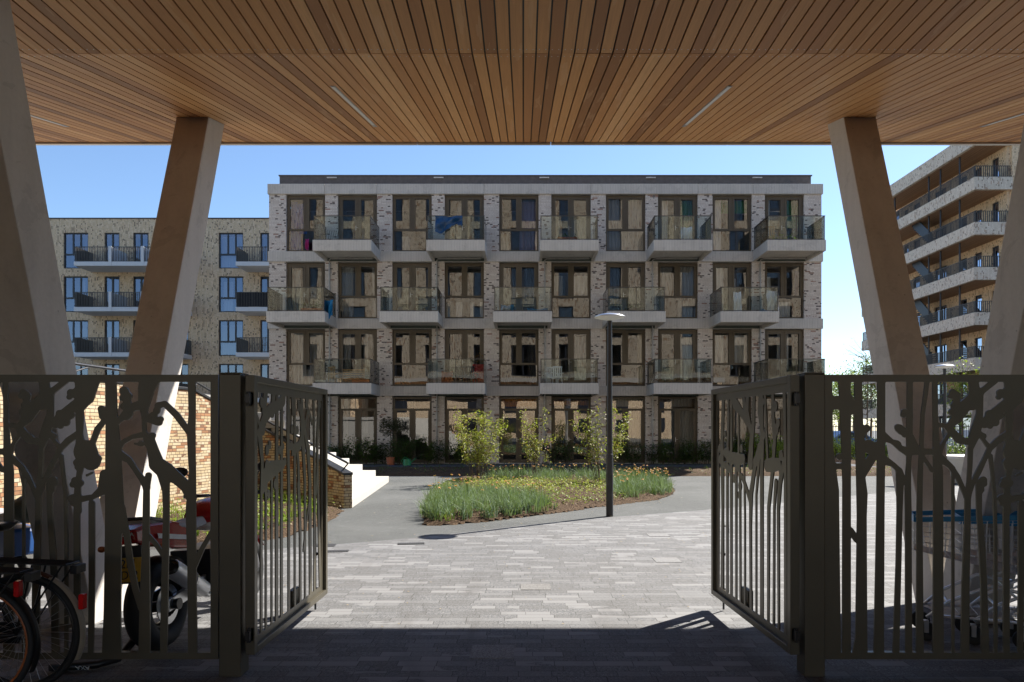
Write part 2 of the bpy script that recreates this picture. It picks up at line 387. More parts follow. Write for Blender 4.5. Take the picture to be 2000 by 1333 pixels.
M['blade_green'] = leaf_mat('grass_green_leaves', [(.10,.18,.02),(.16,.25,.03),(.24,.30,.05)], .35, .4)
M['tan_leaf'] = leaf_mat('withered_leaves', [(.25,.19,.11),(.35,.28,.18),(.16,.11,.06)], .2)
M['flower'] = leaf_mat('faded_orange_flowers', [(.55,.20,.04),(.62,.30,.09),(.40,.16,.05),(.65,.40,.15)], .3)
M['yellow_flower'] = leaf_mat('yellow_green_flowers', [(.40,.42,.05),(.30,.36,.05),(.5,.48,.10)], .4)

def soffit_mat():
    m = N('brown_wood_soffit'); m.set(.6); p = m.pos(); s = m.sep(p)
    a = m.math('DIVIDE', s[0], .12); w1 = m.white(m.comb(m.math('FLOOR', a), 1.0)); c = m.ramp(w1, [(0,(.26,.14,.075)),(1,(.40,.24,.13))])
    m.base(m.mix(m.math('LESS_THAN', m.math('FRACT', a), .12), c, (.05,.03,.02))); return m.mat
M['wood_soffit'] = soffit_mat()

M['green_can'] = plain('green_plastic', (.02,.22,.08), .4)
M['curtain_pink'] = plain('pink_cloth', (.55,.05,.25), .8)
# ================================================================ GROUND
def flat(name, poly, z, mt):
    b = MB(); b.face([(x, y, z) for x, y in poly]); return kind(b.build(name, mt), 'structure')
flat('ground', [(-400,-200),(400,-200),(400,600),(-400,600)], 0.0, M['asphalt'])
pv = MB()
edge = [(-11,4.2),(-6.5,7.35),(-4.2,8.75),(-2.63,9.6),(-1.5,10.25),(0,11.55),(1.47,12.6),(3.68,13.85),(7.3,16.4),(9.5,18.0),(12,19.6),(18,23.0),(26,26.5)]
pv.face([(x, y, .004) for x, y in [(-11,-14),(26,-14)] + edge[::-1]])
kind(pv.build('paving', M['paver']), 'structure')
flat('terrace_path', [(-13.5,28.3),(14.5,28.3),(14.5,32.3),(-13.5,32.3)], .006, M['terrace'])

def inside(x, y, poly):
    c = False; n = len(poly)
    for i in range(n):
        x1, y1 = poly[i]; x2, y2 = poly[(i+1) % n]
        if (y1 > y) != (y2 > y) and x < (x2-x1)*(y-y1)/(y2-y1) + x1: c = not c
    return c
def edge_dist(x, y, poly):
    d = 9e9; n = len(poly)
    for i in range(n):
        x1, y1 = poly[i]; x2, y2 = poly[(i+1) % n]; L = (x2-x1)**2 + (y2-y1)**2
        t = max(0, min(1, ((x-x1)*(x2-x1) + (y-y1)*(y2-y1))/L)) if L else 0
        d = min(d, math.hypot(x-x1-t*(x2-x1), y-y1-t*(y2-y1)))
    return d
def bed(name, poly, h=.08, step=.12, z0=.008):
    xs = [p[0] for p in poly]; ys = [p[1] for p in poly]; b = MB(); r = random.Random(3)
    nx = int((max(xs)-min(xs))/step)+1; ny = int((max(ys)-min(ys))/step)+1; vid = {}
    def V(i, j):
        if (i, j) not in vid:
            x = min(xs)+i*step; y = min(ys)+j*step
            e = edge_dist(x, y, poly) * (1 if inside(x, y, poly) else -1)
            z = z0 + (min(1, max(0, e)/.35))*h*(.7+.6*r.random()) if e > 0 else z0 - .02
            vid[i, j] = len(b.v); b.v.append((x + r.uniform(-.03,.03), y + r.uniform(-.03,.03), z))
        return vid[i, j]
    for i in range(nx):
        for j in range(ny):
            if inside(min(xs)+(i+.5)*step, min(ys)+(j+.5)*step, poly):
                b.f.append((V(i,j), V(i+1,j), V(i+1,j+1), V(i,j+1))); b.m.append(0); b.uv.append(None)
    o = b.build(name, M['soil'], smooth=True); kind(o, 'structure'); return o
BED = [(-1.60,11.5),(-1.16,11.62),(-.5,12.1),(.16,12.75),(.95,13.6),(1.70,14.5),(3.0,15.8),(3.55,17.0),(3.95,18.6),(3.9,20.4),(2.6,22.0),(1.0,22.6),(-1.0,22.4),(-2.1,21.4),(-2.4,19.5),(-2.3,17.5),(-2.05,15),(-1.85,13.2)]
bed('bed_ground', BED, .13)
NICHE = [(-6.5,8.9),(-3.9,9.4),(-3.35,10.4),(-3.25,12.2),(-3.4,13.7),(-4.3,14.8),(-5.2,15.7),(-5.95,15.8),(-6.2,14.2),(-6.5,12.4)]
bed('bed_ground', NICHE, .10)
STRIP = [(-8.6,23.6),(13.8,23.6),(14.2,27.9),(-9.4,27.9)]
bed('bed_ground', STRIP, .10, .25)
EAST = [(14.6,23.4),(40,25),(40,37.5),(14.6,37.5)]
bed('bed_ground', EAST, .1, .4)

# paving details
def slab_thing(name, x, y, w_, d, mt, label, cat, z=.009, rz=0, slots=0):
    t = MB(); t.box(-w_/2, w_/2, -d/2, d/2, -.01, .004)
    if slots:
        for i in range(slots):
            xx = -w_/2 + (i+.5)*w_/slots; t.box(xx-.004, xx+.004, -d/2+.01, d/2-.01, .0045, .008)
    o = t.build(name, mt, bevel=.001); o.location = (x, y, z); o.rotation_euler = (0,0,rz); return tag(o, label, cat)
M['slab'] = asphalt_mat('smooth_paving_slab', (.20,.20,.198), (.25,.25,.248), 90)
M['slab_dark'] = asphalt_mat('dull_paving_slab', (.16,.158,.152), (.24,.236,.23), 90)
slab_thing('paving_slab', PX(962,5.0), 5.0, .30, .30, M['slab'], 'large square pale slab in the shaded paving between the two gates', 'paving slab', .004)
slab_thing('paving_slab', PX(1046,7.05), 7.05, .29, .27, M['slab_dark'], 'dull grey square slab in the sunlit paving, centre of the path', 'paving slab', .004)
slab_thing('paving_slab', PX(1302,8.5), 8.5, .30, .30, M['slab'], 'bright square slab in sunlit paving near the tip of the right gate', 'paving slab', .004)
slab_thing('paving_slab', PX(1285,10.5), 10.5, .30, .3, M['slab'], 'bright square slab farther up the path, left of the right gate', 'paving slab', .004)
slab_thing('drain_grate', PX(803,9.7), 9.7, .36, .14, M['asphalt_lid'], 'black slotted drain grate by the tip of the lamp shadow', 'drain grate', .006, .14, 12)
slab_thing('drain_grate', PX(655,9.1), 9.1, .33, .14, M['asphalt_lid'], 'dark slotted drain grate beside the left gate tip', 'drain grate', .006, .14, 10)
slab_thing('access_lid', PX(634,9.55), 9.55, .28, .2, M['asphalt_lid'], 'small dark square cover at the asphalt edge beside the left gate', 'manhole cover', .006, .14)

# ================================================================ PASSAGE BUILDING (over and behind the camera)
CX0, CX1, YF, YE = -13.0, 15.0, 5.33, 9.1
ZN, ZE = 4.35, 5.20
pb = thing('passage_building', 'building over the passage with a slatted hardwood ceiling and metal edge', 'building', (0, 9.2, 0))
b = MB(); r = random.Random(5); P = .095
n0 = int(CX0/P); n1 = int(CX1/P)
for i in range(n0, n1):
    x0 = i*P + .0062; x1 = (i+1)*P - .0062
    dz = r.uniform(-.0015, .0015)
    b.box(x0, x1, -8.0, YF-.003, ZN+dz, ZN+.02)
    a = (ZE-ZN)/(YE-YF)
    dz = r.uniform(-.0015, .0015)
    b.hexa([(x0,YF+.003,ZN+.001+dz),(x1,YF+.003,ZN+.001+dz),(x1,YE,ZE+dz),(x0,YE,ZE+dz)], [(x0,YF+.003,ZN+.02),(x1,YF+.003,ZN+.02),(x1,YE,ZE+.02),(x0,YE,ZE+.02)])
b.build('ceiling_boards', M['wood'], pb)
b = MB()                                              # screws in pairs at the board ends
for i in range(n0, n1):
    for dx in (.024, .071):
        for (yy, zz) in ((YF-.06, ZN-.0022), (YF+.07, ZN+.0138)):
            b.lathe((i*P+dx, yy, zz), [(.0001,0),(.0042,0),(.0042,.004)], 6)
kind(b.build('screw', M['steel'], pb), 'stuff')
b = MB(); b.box(CX0, CX1, -8.0, YF, ZN+.03, ZN+.1); b.hexa([(CX0,YF,ZN+.03),(CX1,YF,ZN+.03),(CX1,YE,ZE+.03),(CX0,YE,ZE+.03)], [(CX0,YF,ZN+.1),(CX1,YF,ZN+.1),(CX1,YE,ZE+.1),(CX0,YE,ZE+.1)])
b.build('ceiling_backing', M['black'], pb)
b = MB()
xs = [CX0-.5, -9.5, -6.0, -3.9, -1.35, .35, 2.6, 4.3, 7.0, 10.5, CX1+.5]
for i in range(len(xs)-1): b.box(xs[i]+.003, xs[i+1]-.003, YE+.002, YE+.05, ZE-.022, ZE+.3)
b.build('edge_flashing', M['fascia'], pb)
# upper facade (sunlit, faces the courtyard) with window openings
NW, PW, Z0F = 17, 3.3, 5.5
bw = MB(); xw0 = -28.05
storeys = [(5.5+k*3.0) for k in range(5)]
for k, z in enumerate(storeys):
    zt = z + 3.0
    for i in range(NW):
        xa = xw0 + i*PW; ww = 1.9 if i % 2 == 0 else 1.1
        xo0, xo1 = xa + PW/2 - ww/2, xa + PW/2 + ww/2
        bw.box(xa, xo0, YE-.45, YE-.02, z, zt); bw.box(xo1, xa+PW, YE-.45, YE-.02, z, zt)
        bw.box(xo0, xo1, YE-.45, YE-.02, z+2.55, zt); bw.box(xo0, xo1, YE-.45, YE-.02, z, z+.12)
bw.box(xw0, xw0+NW*PW, YE-.45, YE-.02, 20.5, 21.3)
bw.box(xw0, CX0, YE-.45, YE-.02, 0, 5.5); bw.box(CX1, xw0+NW*PW, YE-.45, YE-.02, 0, 5.5); bw.box(CX0, CX1, YE-.45, YE-.02, 5.21, 5.5)
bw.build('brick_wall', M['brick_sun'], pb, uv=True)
b = MB(); b.box(xw0, xw0+NW*PW, -8.0, YE+.05, 21.0, 21.1); b.box(xw0, xw0+NW*PW, -8.1, -8.0, 5.5, 21); b.box(xw0,xw0+NW*PW,YE-1.2,YE-1.1,5.5,21)
b.box(xw0-.1,xw0,-8.0,YE+.06,0,21); b.box(xw0+NW*PW,xw0+NW*PW+.1,-8.0,YE+.06,0,21)
b.build('shell', M['interior'], pb)
b = MB(); b.box(CX0-.3, CX0-.002, -8.0, YE+.05, 0, 5.2); b.box(CX1+.002, CX1+.3, -8.0, YE+.05, 0, 5.2); b.build('side_wall', M['brick_tan'], pb, uv=True)
first = {}
for k, z in enumerate(storeys):
    for i in range(NW):
        ww = 1.9 if i % 2 == 0 else 1.1; cx = xw0 + i*PW + PW/2
        if ww not in first:
            f = MB()
            for (a0, a1, c0, c1) in ((-ww/2, ww/2, 0, .09), (-ww/2, ww/2, 2.34, 2.43), (-ww/2, -ww/2+.09, .09, 2.34), (ww/2-.09, ww/2, .09, 2.34), (-.05, .05, .09, 2.34)): f.box(a0, a1, -.05, .05, c0, c1)
            if ww > 1.5: f.box(-ww/2+.09, -.05, -.04, .04, .9, .97); f.box(.05, ww/2-.09, -.04, .04, .9, .97)
            o = f.build('window', M['frame_black'], pb, local=True)
            g = MB(); g.face([(-ww/2+.05,.0,.05),(-ww/2+.05,.0,2.4),(ww/2-.05,.0,2.4),(ww/2-.05,.0,.05)]); g.build('pane', M['glass_dark'], o, local=True)
            first[ww] = o
        else: o = copy_tree(first[ww], pb)
        o.location = (cx, YE-.2-9.2, z+.12)
# recessed ceiling lights
def strip(X, y0, y1, label):
    z = lambda y: ZN + (y-YF)*(ZE-ZN)/(YE-YF)
    root = thing('ceiling_light', label, 'ceiling light', (X, (y0+y1)/2, z((y0+y1)/2)), 0, 'slim light strips in the wooden ceiling')
    b = MB(); h = .022
    b.hexa([(X-h,y0,z(y0)-.004),(X+h,y0,z(y0)-.004),(X+h,y1,z(y1)-.004),(X-h,y1,z(y1)-.004)], [(X-h,y0,z(y0)+.004),(X+h,y0,z(y0)+.004),(X+h,y1,z(y1)+.004),(X-h,y1,z(y1)+.004)])
    b.build('housing', M['steel'], root)
    b = MB(); h = .015
    b.hexa([(X-h,y0+.01,z(y0)-.006),(X+h,y0+.01,z(y0)-.006),(X+h,y1-.01,z(y1)-.006),(X-h,y1-.01,z(y1)-.006)], [(X-h,y0+.01,z(y0)-.003),(X+h,y0+.01,z(y0)-.003),(X+h,y1-.01,z(y1)-.003),(X-h,y1-.01,z(y1)-.003)])
    b.build('diffuser', M['white'], root)
strip(-1.67, 6.27, 8.1, 'slim unlit light strip in the wooden ceiling, left of centre')
strip(1.81, 6.27, 8.1, 'slim unlit light strip in the wooden ceiling, right of centre')
strip(-5.15, 6.27, 8.1, 'slim unlit light strip in the ceiling beyond the left columns')
strip(5.18, 6.27, 8.1, 'slim unlit light strip in the ceiling beyond the right columns')

# V columns: two slanting legs each, leaning towards and away from the camera
def v_column(xb, xt, s, label):                       # s = -1 left column, +1 right column; xb, xt: X of the face towards the gate
    t = thing('v_column', label, 'column', (xb + s*.17, 6.1, 0))
    w_ = .345
    def leg(y0b, lean, ztop, name, thick=.37):
        yt = y0b + lean*ztop; b = MB()
        xs_b = sorted((xb, xb + s*w_)); xs_t = sorted((xt, xt + s*w_))
        b.hexa([(xs_b[0],y0b,-.05),(xs_b[1],y0b,-.05),(xs_b[1],y0b+thick,-.05),(xs_b[0],y0b+thick,-.05)],
               [(xs_t[0],yt,ztop),(xs_t[1],yt,ztop),(xs_t[1],yt+thick,ztop),(xs_t[0],yt+thick,ztop)])
        b.build(name, M['column'], t, bevel=.008)
    leg(5.74, -.335, 4.38, 'near_leg'); leg(6.03, .322, 5.02, 'far_leg')
v_column(-3.425, -3.33, -1, 'left concrete V column with one leg leaning out to the courtyard')
v_column(3.51, 3.39, 1, 'right concrete V column behind the shopping trolleys')

# ================================================================ MAIN APARTMENT BUILDING
Y0 = 32.06
mb_ = thing('apartment_building', 'four-storey apartment block of white brick with concrete bands and glass balconies', 'building', (1.0, 36, 0))
WP = [(558.8,635),(659.7,736.5),(766,843.3),(868.3,945.2),(974.8,1052),(1076.8,1154),(1183.4,1260.8),(1285,1363),(1391.7,1468.6),(1493.8,1570.6)]
WX = [((a-VX)/F*Y0, (b_-VX)/F*Y0) for a, b_ in WP]
XL, XR = (525.5-VX)/F*Y0, (1604.5-VX)/F*Y0
ZS = [(.03,2.98),(3.50,6.0),(6.52,8.99),(9.52,12.02)]
BZ = [(3.03,3.47),(6.03,6.49),(9.03,9.49),(12.05,12.5)]
wl = MB()
cuts = [XL] + [v for ww in WX for v in ww] + [XR]
for (z0, z1) in [(0,3.03),(3.47,6.03),(6.49,9.03),(9.49,12.05)]:
    for i in range(0, len(cuts), 2): wl.box(cuts[i], cuts[i+1], Y0, Y0+.35, z0, z1)
wl.box(XL, XL+.3, Y0+.351, 44, 0, 12.05); wl.box(XR-.3, XR, Y0+.351, 44, 0, 12.05); wl.box(XL, XR, 44, 44.2, 0, 12.05)
wl.build('brick_wall', M['brick_white'], mb_, uv=True)
for k, (z0, z1) in enumerate(BZ):
    b = MB(); joints = [XL-.06] + [(p-VX)/F*Y0 for p in (635, 736.5, 945.5, 1154, 1363, 1470)] + [XR+.06]
    if k < 3: joints = [XL-.05] + [(p-VX)/F*Y0 for p in (648, 856, 1064, 1273, 1482)] + [XR+.06]
    for i in range(len(joints)-1): b.box(joints[i]+.006, joints[i+1]-.006, Y0-.06, Y0+.4, z0, z1)
    b.build('concrete_band', M['concrete'], mb_, bevel=.012)
b = MB(); b.box((535-VX)/F*Y0+.1, (1594-VX)/F*Y0-.05, Y0+.45, 43.6, 12.4, 13.02); b.box((535-VX)/F*Y0+.06, (1594-VX)/F*Y0, Y0+.42, 43.63, 13.025, 13.07)
for p in (800, 1180, 1380): b.box((p-VX)/F*Y0, (p-VX)/F*Y0+.02, Y0+.445, Y0+.449, 12.5, 13.02)
b.build('roof_parapet', M['roof_metal'], mb_)
for p in (648.5, 857, 1063, 1271, 1478.5):
    b = MB(); x = (p-VX)/F*32.5; b.box(x-.22, x+.22, Y0+.36, Y0+.448, 12.92, 12.955)
    b.build('roof_lamp', M['white'], mb_, bevel=.005)
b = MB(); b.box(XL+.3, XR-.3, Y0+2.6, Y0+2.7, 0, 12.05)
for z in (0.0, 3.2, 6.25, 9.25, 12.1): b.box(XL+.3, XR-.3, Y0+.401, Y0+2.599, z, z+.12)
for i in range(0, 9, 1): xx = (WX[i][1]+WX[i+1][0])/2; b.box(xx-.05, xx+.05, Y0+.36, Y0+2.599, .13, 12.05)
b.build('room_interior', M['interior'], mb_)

# windows; spec: curtains per window  (storey, index): [(u0, u1, v0, v1, colour)] in fractions of the opening
CU = {
 (3,0):[(.05,.22,0,.93,'blue'),(.22,.45,.35,.9,'blue'),(.02,.3,0,.38,'blue')], (3,4):[(.52,.95,.02,.93,'lilac'),(.03,.25,0,.35,'cream'),(.8,.97,0,.4,'lilac')],
 (3,6):[(.05,.35,0,1,'grey'),(.65,.97,0,1,'grey'),(.05,.97,0,.95,'grey')], (3,7):[(.52,.95,0,.98,'green'),(.08,.3,0,.98,'white')],
 (3,8):[(.05,.28,.05,.95,'white'),(.28,.95,.72,.95,'green'),(.85,.95,.7,.95,'white')], (3,9):[(.05,.2,0,.98,'white'),(.55,.95,.45,.98,'green')],
 (3,3):[(.3,.45,0,.9,'grey')], (3,5):[(.08,.28,0,.6,'grey'),(.6,.95,0,.6,'grey')], (3,2):[(.2,.42,0,.3,'grey')],
 (2,0):[(.04,.3,0,.9,'grey'),(.85,.96,0,.95,'grey')], (2,1):[(.04,.35,0,.95,'grey'),(.82,.97,0,.95,'grey')], (2,3):[(.04,.12,0,.3,'white'),(.28,.42,0,.32,'white'),(.62,.74,0,.32,'white'),(.88,.98,0,.32,'white')],
 (2,4):[(.1,.4,.3,.95,'dark'),(.65,.9,.3,.95,'dark')], (2,5):[(.55,.95,.4,.8,'white'),(.04,.3,.4,.8,'grey')], (2,6):[(.1,.4,0,.95,'dark'),(.55,.9,0,.95,'dark')],
 (2,7):[(.04,.4,.4,.95,'grey'),(.5,.95,.35,.97,'grey'),(.55,.93,.02,.35,'grey')], (2,8):[(.14,.34,.02,.97,'white'),(.5,.66,.0,.75,'white')], (2,9):[(.04,.22,.38,.78,'white'),(.85,.95,.4,.9,'lilac'),(.45,.75,.02,.32,'white')],
 (1,0):[(.04,.46,.05,.95,'grey'),(.54,.96,.05,.95,'grey'),(.04,.96,.0,.3,'grey')], (1,1):[(.08,.28,0,.95,'grey'),(.6,.72,0,.95,'grey')], (1,2):[(.15,.4,0,.9,'dark')],
 (1,3):[(.1,.42,.1,.95,'black'),(.8,.95,0,.9,'dark')], (1,4):[(.04,.42,0,.95,'dark'),(.7,.95,0,.95,'dark')], (1,5):[(.08,.2,0,.9,'dark'),(.6,.95,.1,.9,'grey')], (1,6):[(.84,.96,0,.95,'cream'),(.04,.1,0,.3,'cream')],
 (1,7):[(.58,.9,.15,.88,'white')], (1,8):[(.05,.34,.4,.92,'white'),(.54,.92,.42,.92,'white')], (1,9):[(.05,.17,.3,.95,'white'),(.4,.48,.3,.95,'white'),(.58,.7,.3,.95,'white')],
 (0,0):[(.1,.4,0,.8,'dark')], (0,1):[(.55,.72,.45,1,'grey'),(.08,.2,.1,1,'grey')], (0,2):[(.2,.55,.4,1,'dark')], (0,3):[(.1,.4,.1,.8,'black')], (0,4):[(.04,.96,.86,.99,'orange')], (0,5):[(.05,.95,.88,.95,'orange'),(.36,.45,.2,.8,'white')],
 (0,6):[(.04,.9,.86,.99,'cream'),(.55,.95,.05,.82,'cream'),(.04,.3,.05,.82,'grey')], (0,7):[(.6,.92,.1,.8,'grey'),(.35,.9,.86,.99,'grey')], (0,8):[(.1,.4,.1,.8,'dark')], (0,9):[(.5,.95,0,.8,'grey')],
}
def curtain(parent, x0, x1, z0, z1, y, mt, k):
    b = MB(); n = max(6, int((x1-x0)/.03)); r = random.Random(k)
    ph = r.random()*6; prev = None
    for i in range(n+1):
        x = x0 + (x1-x0)*i/n; yy = y + .035*math.sin(i*1.25+ph) + r.uniform(-.008,.008); sw = .03*math.sin(i*.4+ph)
        cur = ((x+sw*.5, yy, z0), (x, yy*.5+y*.5, z1))
        if prev: b.face([prev[0], cur[0], cur[1], prev[1]])
        prev = cur
    return b.build('curtain', mt, parent, smooth=True)
def is_door(s, i): return s in (3, 1) and i % 2 == 1 or s == 2 and i % 2 == 0
for s in range(4):
    for i, (x0, x1) in enumerate(WX):
        z0, z1 = ZS[s]; ya, yb = Y0+.12, Y0+.22; f = MB(); g = MB(); yg = Y0+.17; cx = (x0+x1)/2
        def fr(a0, a1, c0, c1, d=0): f.box(a0, a1, ya+d, yb+d, c0, c1)
        def pane(a0, a1, c0, c1): g.face([(a0,yg,c0),(a0,yg,c1),(a1,yg,c1),(a1,yg,c0)][::-1])
        x0i, x1i = x0+.004, x1-.004
        if s == 0:
            fr(x0i, x0i+.09, z0, z1); fr(x1i-.09, x1i, z0, z1); fr(x0i+.09, x1i-.09, z1-.07, z1); fr(x0i+.09, x1i-.09, z0, z0+.16); fr(x0i+.09, x1i-.09, 2.37, 2.47)
            fr(cx-.05, cx+.05, z0+.16, 2.37)
            for a, c in ((x0i+.09, cx-.05), (cx+.05, x1i-.09)): fr(a+.001, a+.08, z0+.161, 2.369, -.02); fr(c-.08, c-.001, z0+.161, 2.369, -.02); pane(a+.08, c-.08, z0+.16, 2.37)
            pane(x0i+.09, x1i-.09, 2.47, z1-.07)
        elif is_door(s, i):
            fr(x0i, x0i+.10, z0, z1); fr(x1i-.10, x1i, z0, z1); fr(x0i+.10, x1i-.10, z1-.10, z1); fr(x0i+.10, x1i-.10, z0, z0+.12); fr(cx-.045, cx+.045, z0+.12, z1-.10)
            for a, c in ((x0i+.10, cx-.045), (cx+.045, x1i-.10)):
                fr(a+.001, a+.09, z0+.121, z1-.101, -.02); fr(c-.09, c-.001, z0+.121, z1-.101, -.02); fr(a+.09, c-.09, z1-.18, z1-.102, -.02); fr(a+.09, c-.09, z0+.122, z0+.24, -.02)
                pane(a+.09, c-.09, z0+.24, z1-.18)
        else:
            zt = z0+.93
            fr(x0i, x0i+.06, z0, z1); fr(x1i-.06, x1i, z0, z1); fr(x0i+.06, x1i-.06, z1-.07, z1); fr(x0i+.06, x1i-.06, z0, z0+.06); fr(x0i+.06, x1i-.06, zt, zt+.09); fr(cx-.06, cx+.06, zt+.09, z1-.07)
            for a, c in ((x0i+.06, cx-.06), (cx+.06, x1i-.06)):
                fr(a+.001, a+.07, zt+.091, z1-.071, -.02); fr(c-.07, c-.001, zt+.091, z1-.071, -.02); fr(a+.07, c-.07, z1-.14, z1-.072, -.02)
                pane(a+.07, c-.07, zt+.09, z1-.14)
            pane(x0i+.06, x1i-.06, z0+.06, zt)
        o = f.build('window', M['bronze'], mb_)
        g.build('pane', M['glass'], o)
        if s == 0 or is_door(s, i):
            h = MB(); zc = z0+1.05; xh = cx-.09 if i != 8 else cx+.09; h.box(xh-.015, xh+.015, ya-.03, ya-.021, zc-.1, zc+.1); h.tube([(xh,ya-.03,zc),(xh,ya-.07,zc),(xh+.11,ya-.07,zc)], .009, 6); h.build('handle', M['steel'], o)
        for j, (u0, u1, v0, v1, cn) in enumerate(CU.get((s, i), [])):
            curtain(o, x0+(x1-x0)*u0, x0+(x1-x0)*u1, z0+(z1-z0)*v0, z0+(z1-z0)*v1, Y0+.42+.03*j, CUR[cn], s*100+i*7+j)

YB = 30.10
def balcony(cx, zt):
    x0, x1 = cx-1.235, cx+1.235; b = MB(); t = .13; zb = zt-.46
    b.box(x0, x1, YB, YB+t, zb, zt); b.box(x0, x0+t, YB+t, Y0-.062, zb, zt); b.box(x1-t, x1, YB+t, Y0-.062, zb, zt)
    b.box(x0+t, x1-t, YB+t, Y0-.062, zb+.13, zb+.30)
    o = b.build('balcony', M['concrete'], mb_, bevel=.01)
    g = MB(); yf = YB+.05; th = .008
    xm = cx; z0, z1 = zt+.05, zt+1.0
    g.box(x0+.05, xm-.01, yf-th, yf+th, z0, z1); g.box(xm+.01, x1-.05, yf-th, yf+th, z0, z1)
    g.box(x0+.05-th, x0+.05+th, yf+.03, Y0-.1, z0, z1); g.box(x1-.05-th, x1-.05+th, yf+.03, Y0-.1, z0, z1)
    g.build('glass_panel', M['glass_rail'], o)
    h = MB(); q = .016
    h.box(x0+.02, x1-.02, yf-q, yf+q, z1, z1+.03); h.box(x0+.05-q, x0+.05+q, yf+q, Y0-.08, z1, z1+.03); h.box(x1-.05-q, x1-.05+q, yf+q, Y0-.08, z1, z1+.03)
    h.box(x0+.03, x1-.03, yf-q, yf+q, zt+.025, zt+.05); h.box(x0+.05-q, x0+.05+q, yf+q, Y0-.08, zt+.025, zt+.05); h.box(x1-.05-q, x1-.05+q, yf+q, Y0-.08, zt+.025, zt+.05)
    for xx in (x0+.05, x1-.05, xm): h.box(xx-.012, xx+.012, yf-.012, yf+.012, zt, z1)
    for xx in (x0+.05, x1-.05):
        for yy in (YB+1.0, Y0-.09): h.box(xx-.01, xx+.01, yy-.012, yy+.012, zt, z1)
    h.build('handrail', M['rail'], o)
    s = MB(); s.box(x0+.02, x1-.02, Y0-.075, Y0-.061, zb-.0, zb+.13); s.build('soffit_panel', M['green_panel'], o)
for s, k in ((3, 2), (2, 1), (1, 0)):
    for i in range(10):
        if (i % 2 == 1) == (s != 2):
            cx = (WX[i][0]+WX[i][1])/2 + (-.2 if s != 2 else .17); balcony(cx, BZ[k][1]+.01)
for p in (645, 854, 1064, 1273.6, 1483.5):
    x = (p-VX)/F*Y0; b = MB(); b.tube([(x,Y0-.1,.02),(x,Y0-.1,8.96)], .035, 8); b.tube([(x,Y0-.1,5.9),(x,Y0-.1,6.0)], .05, 8)
    b.tube([(x,Y0-.1,8.9),(x,Y0-.14,9.08),(x+.1,Y0-.3,9.1),(x+1.95,Y0-.3,9.1),(x+2.0,Y0-.3,9.2)], .03, 8)
    for z in (1.2, 2.6, 4.4, 5.6, 7.4): b.box(x-.05, x+.05, Y0-.1, Y0-.0005, z, z+.03)
    b.build('downpipe', M['pipe'], mb_, smooth=False)
b = MB()
for i in range(10): x0, x1 = WX[i]; b.box(x0-.02, x1+.02, Y0-.05, Y0+.11, .0, .028)
b.build('threshold', M['white_concrete'], mb_)
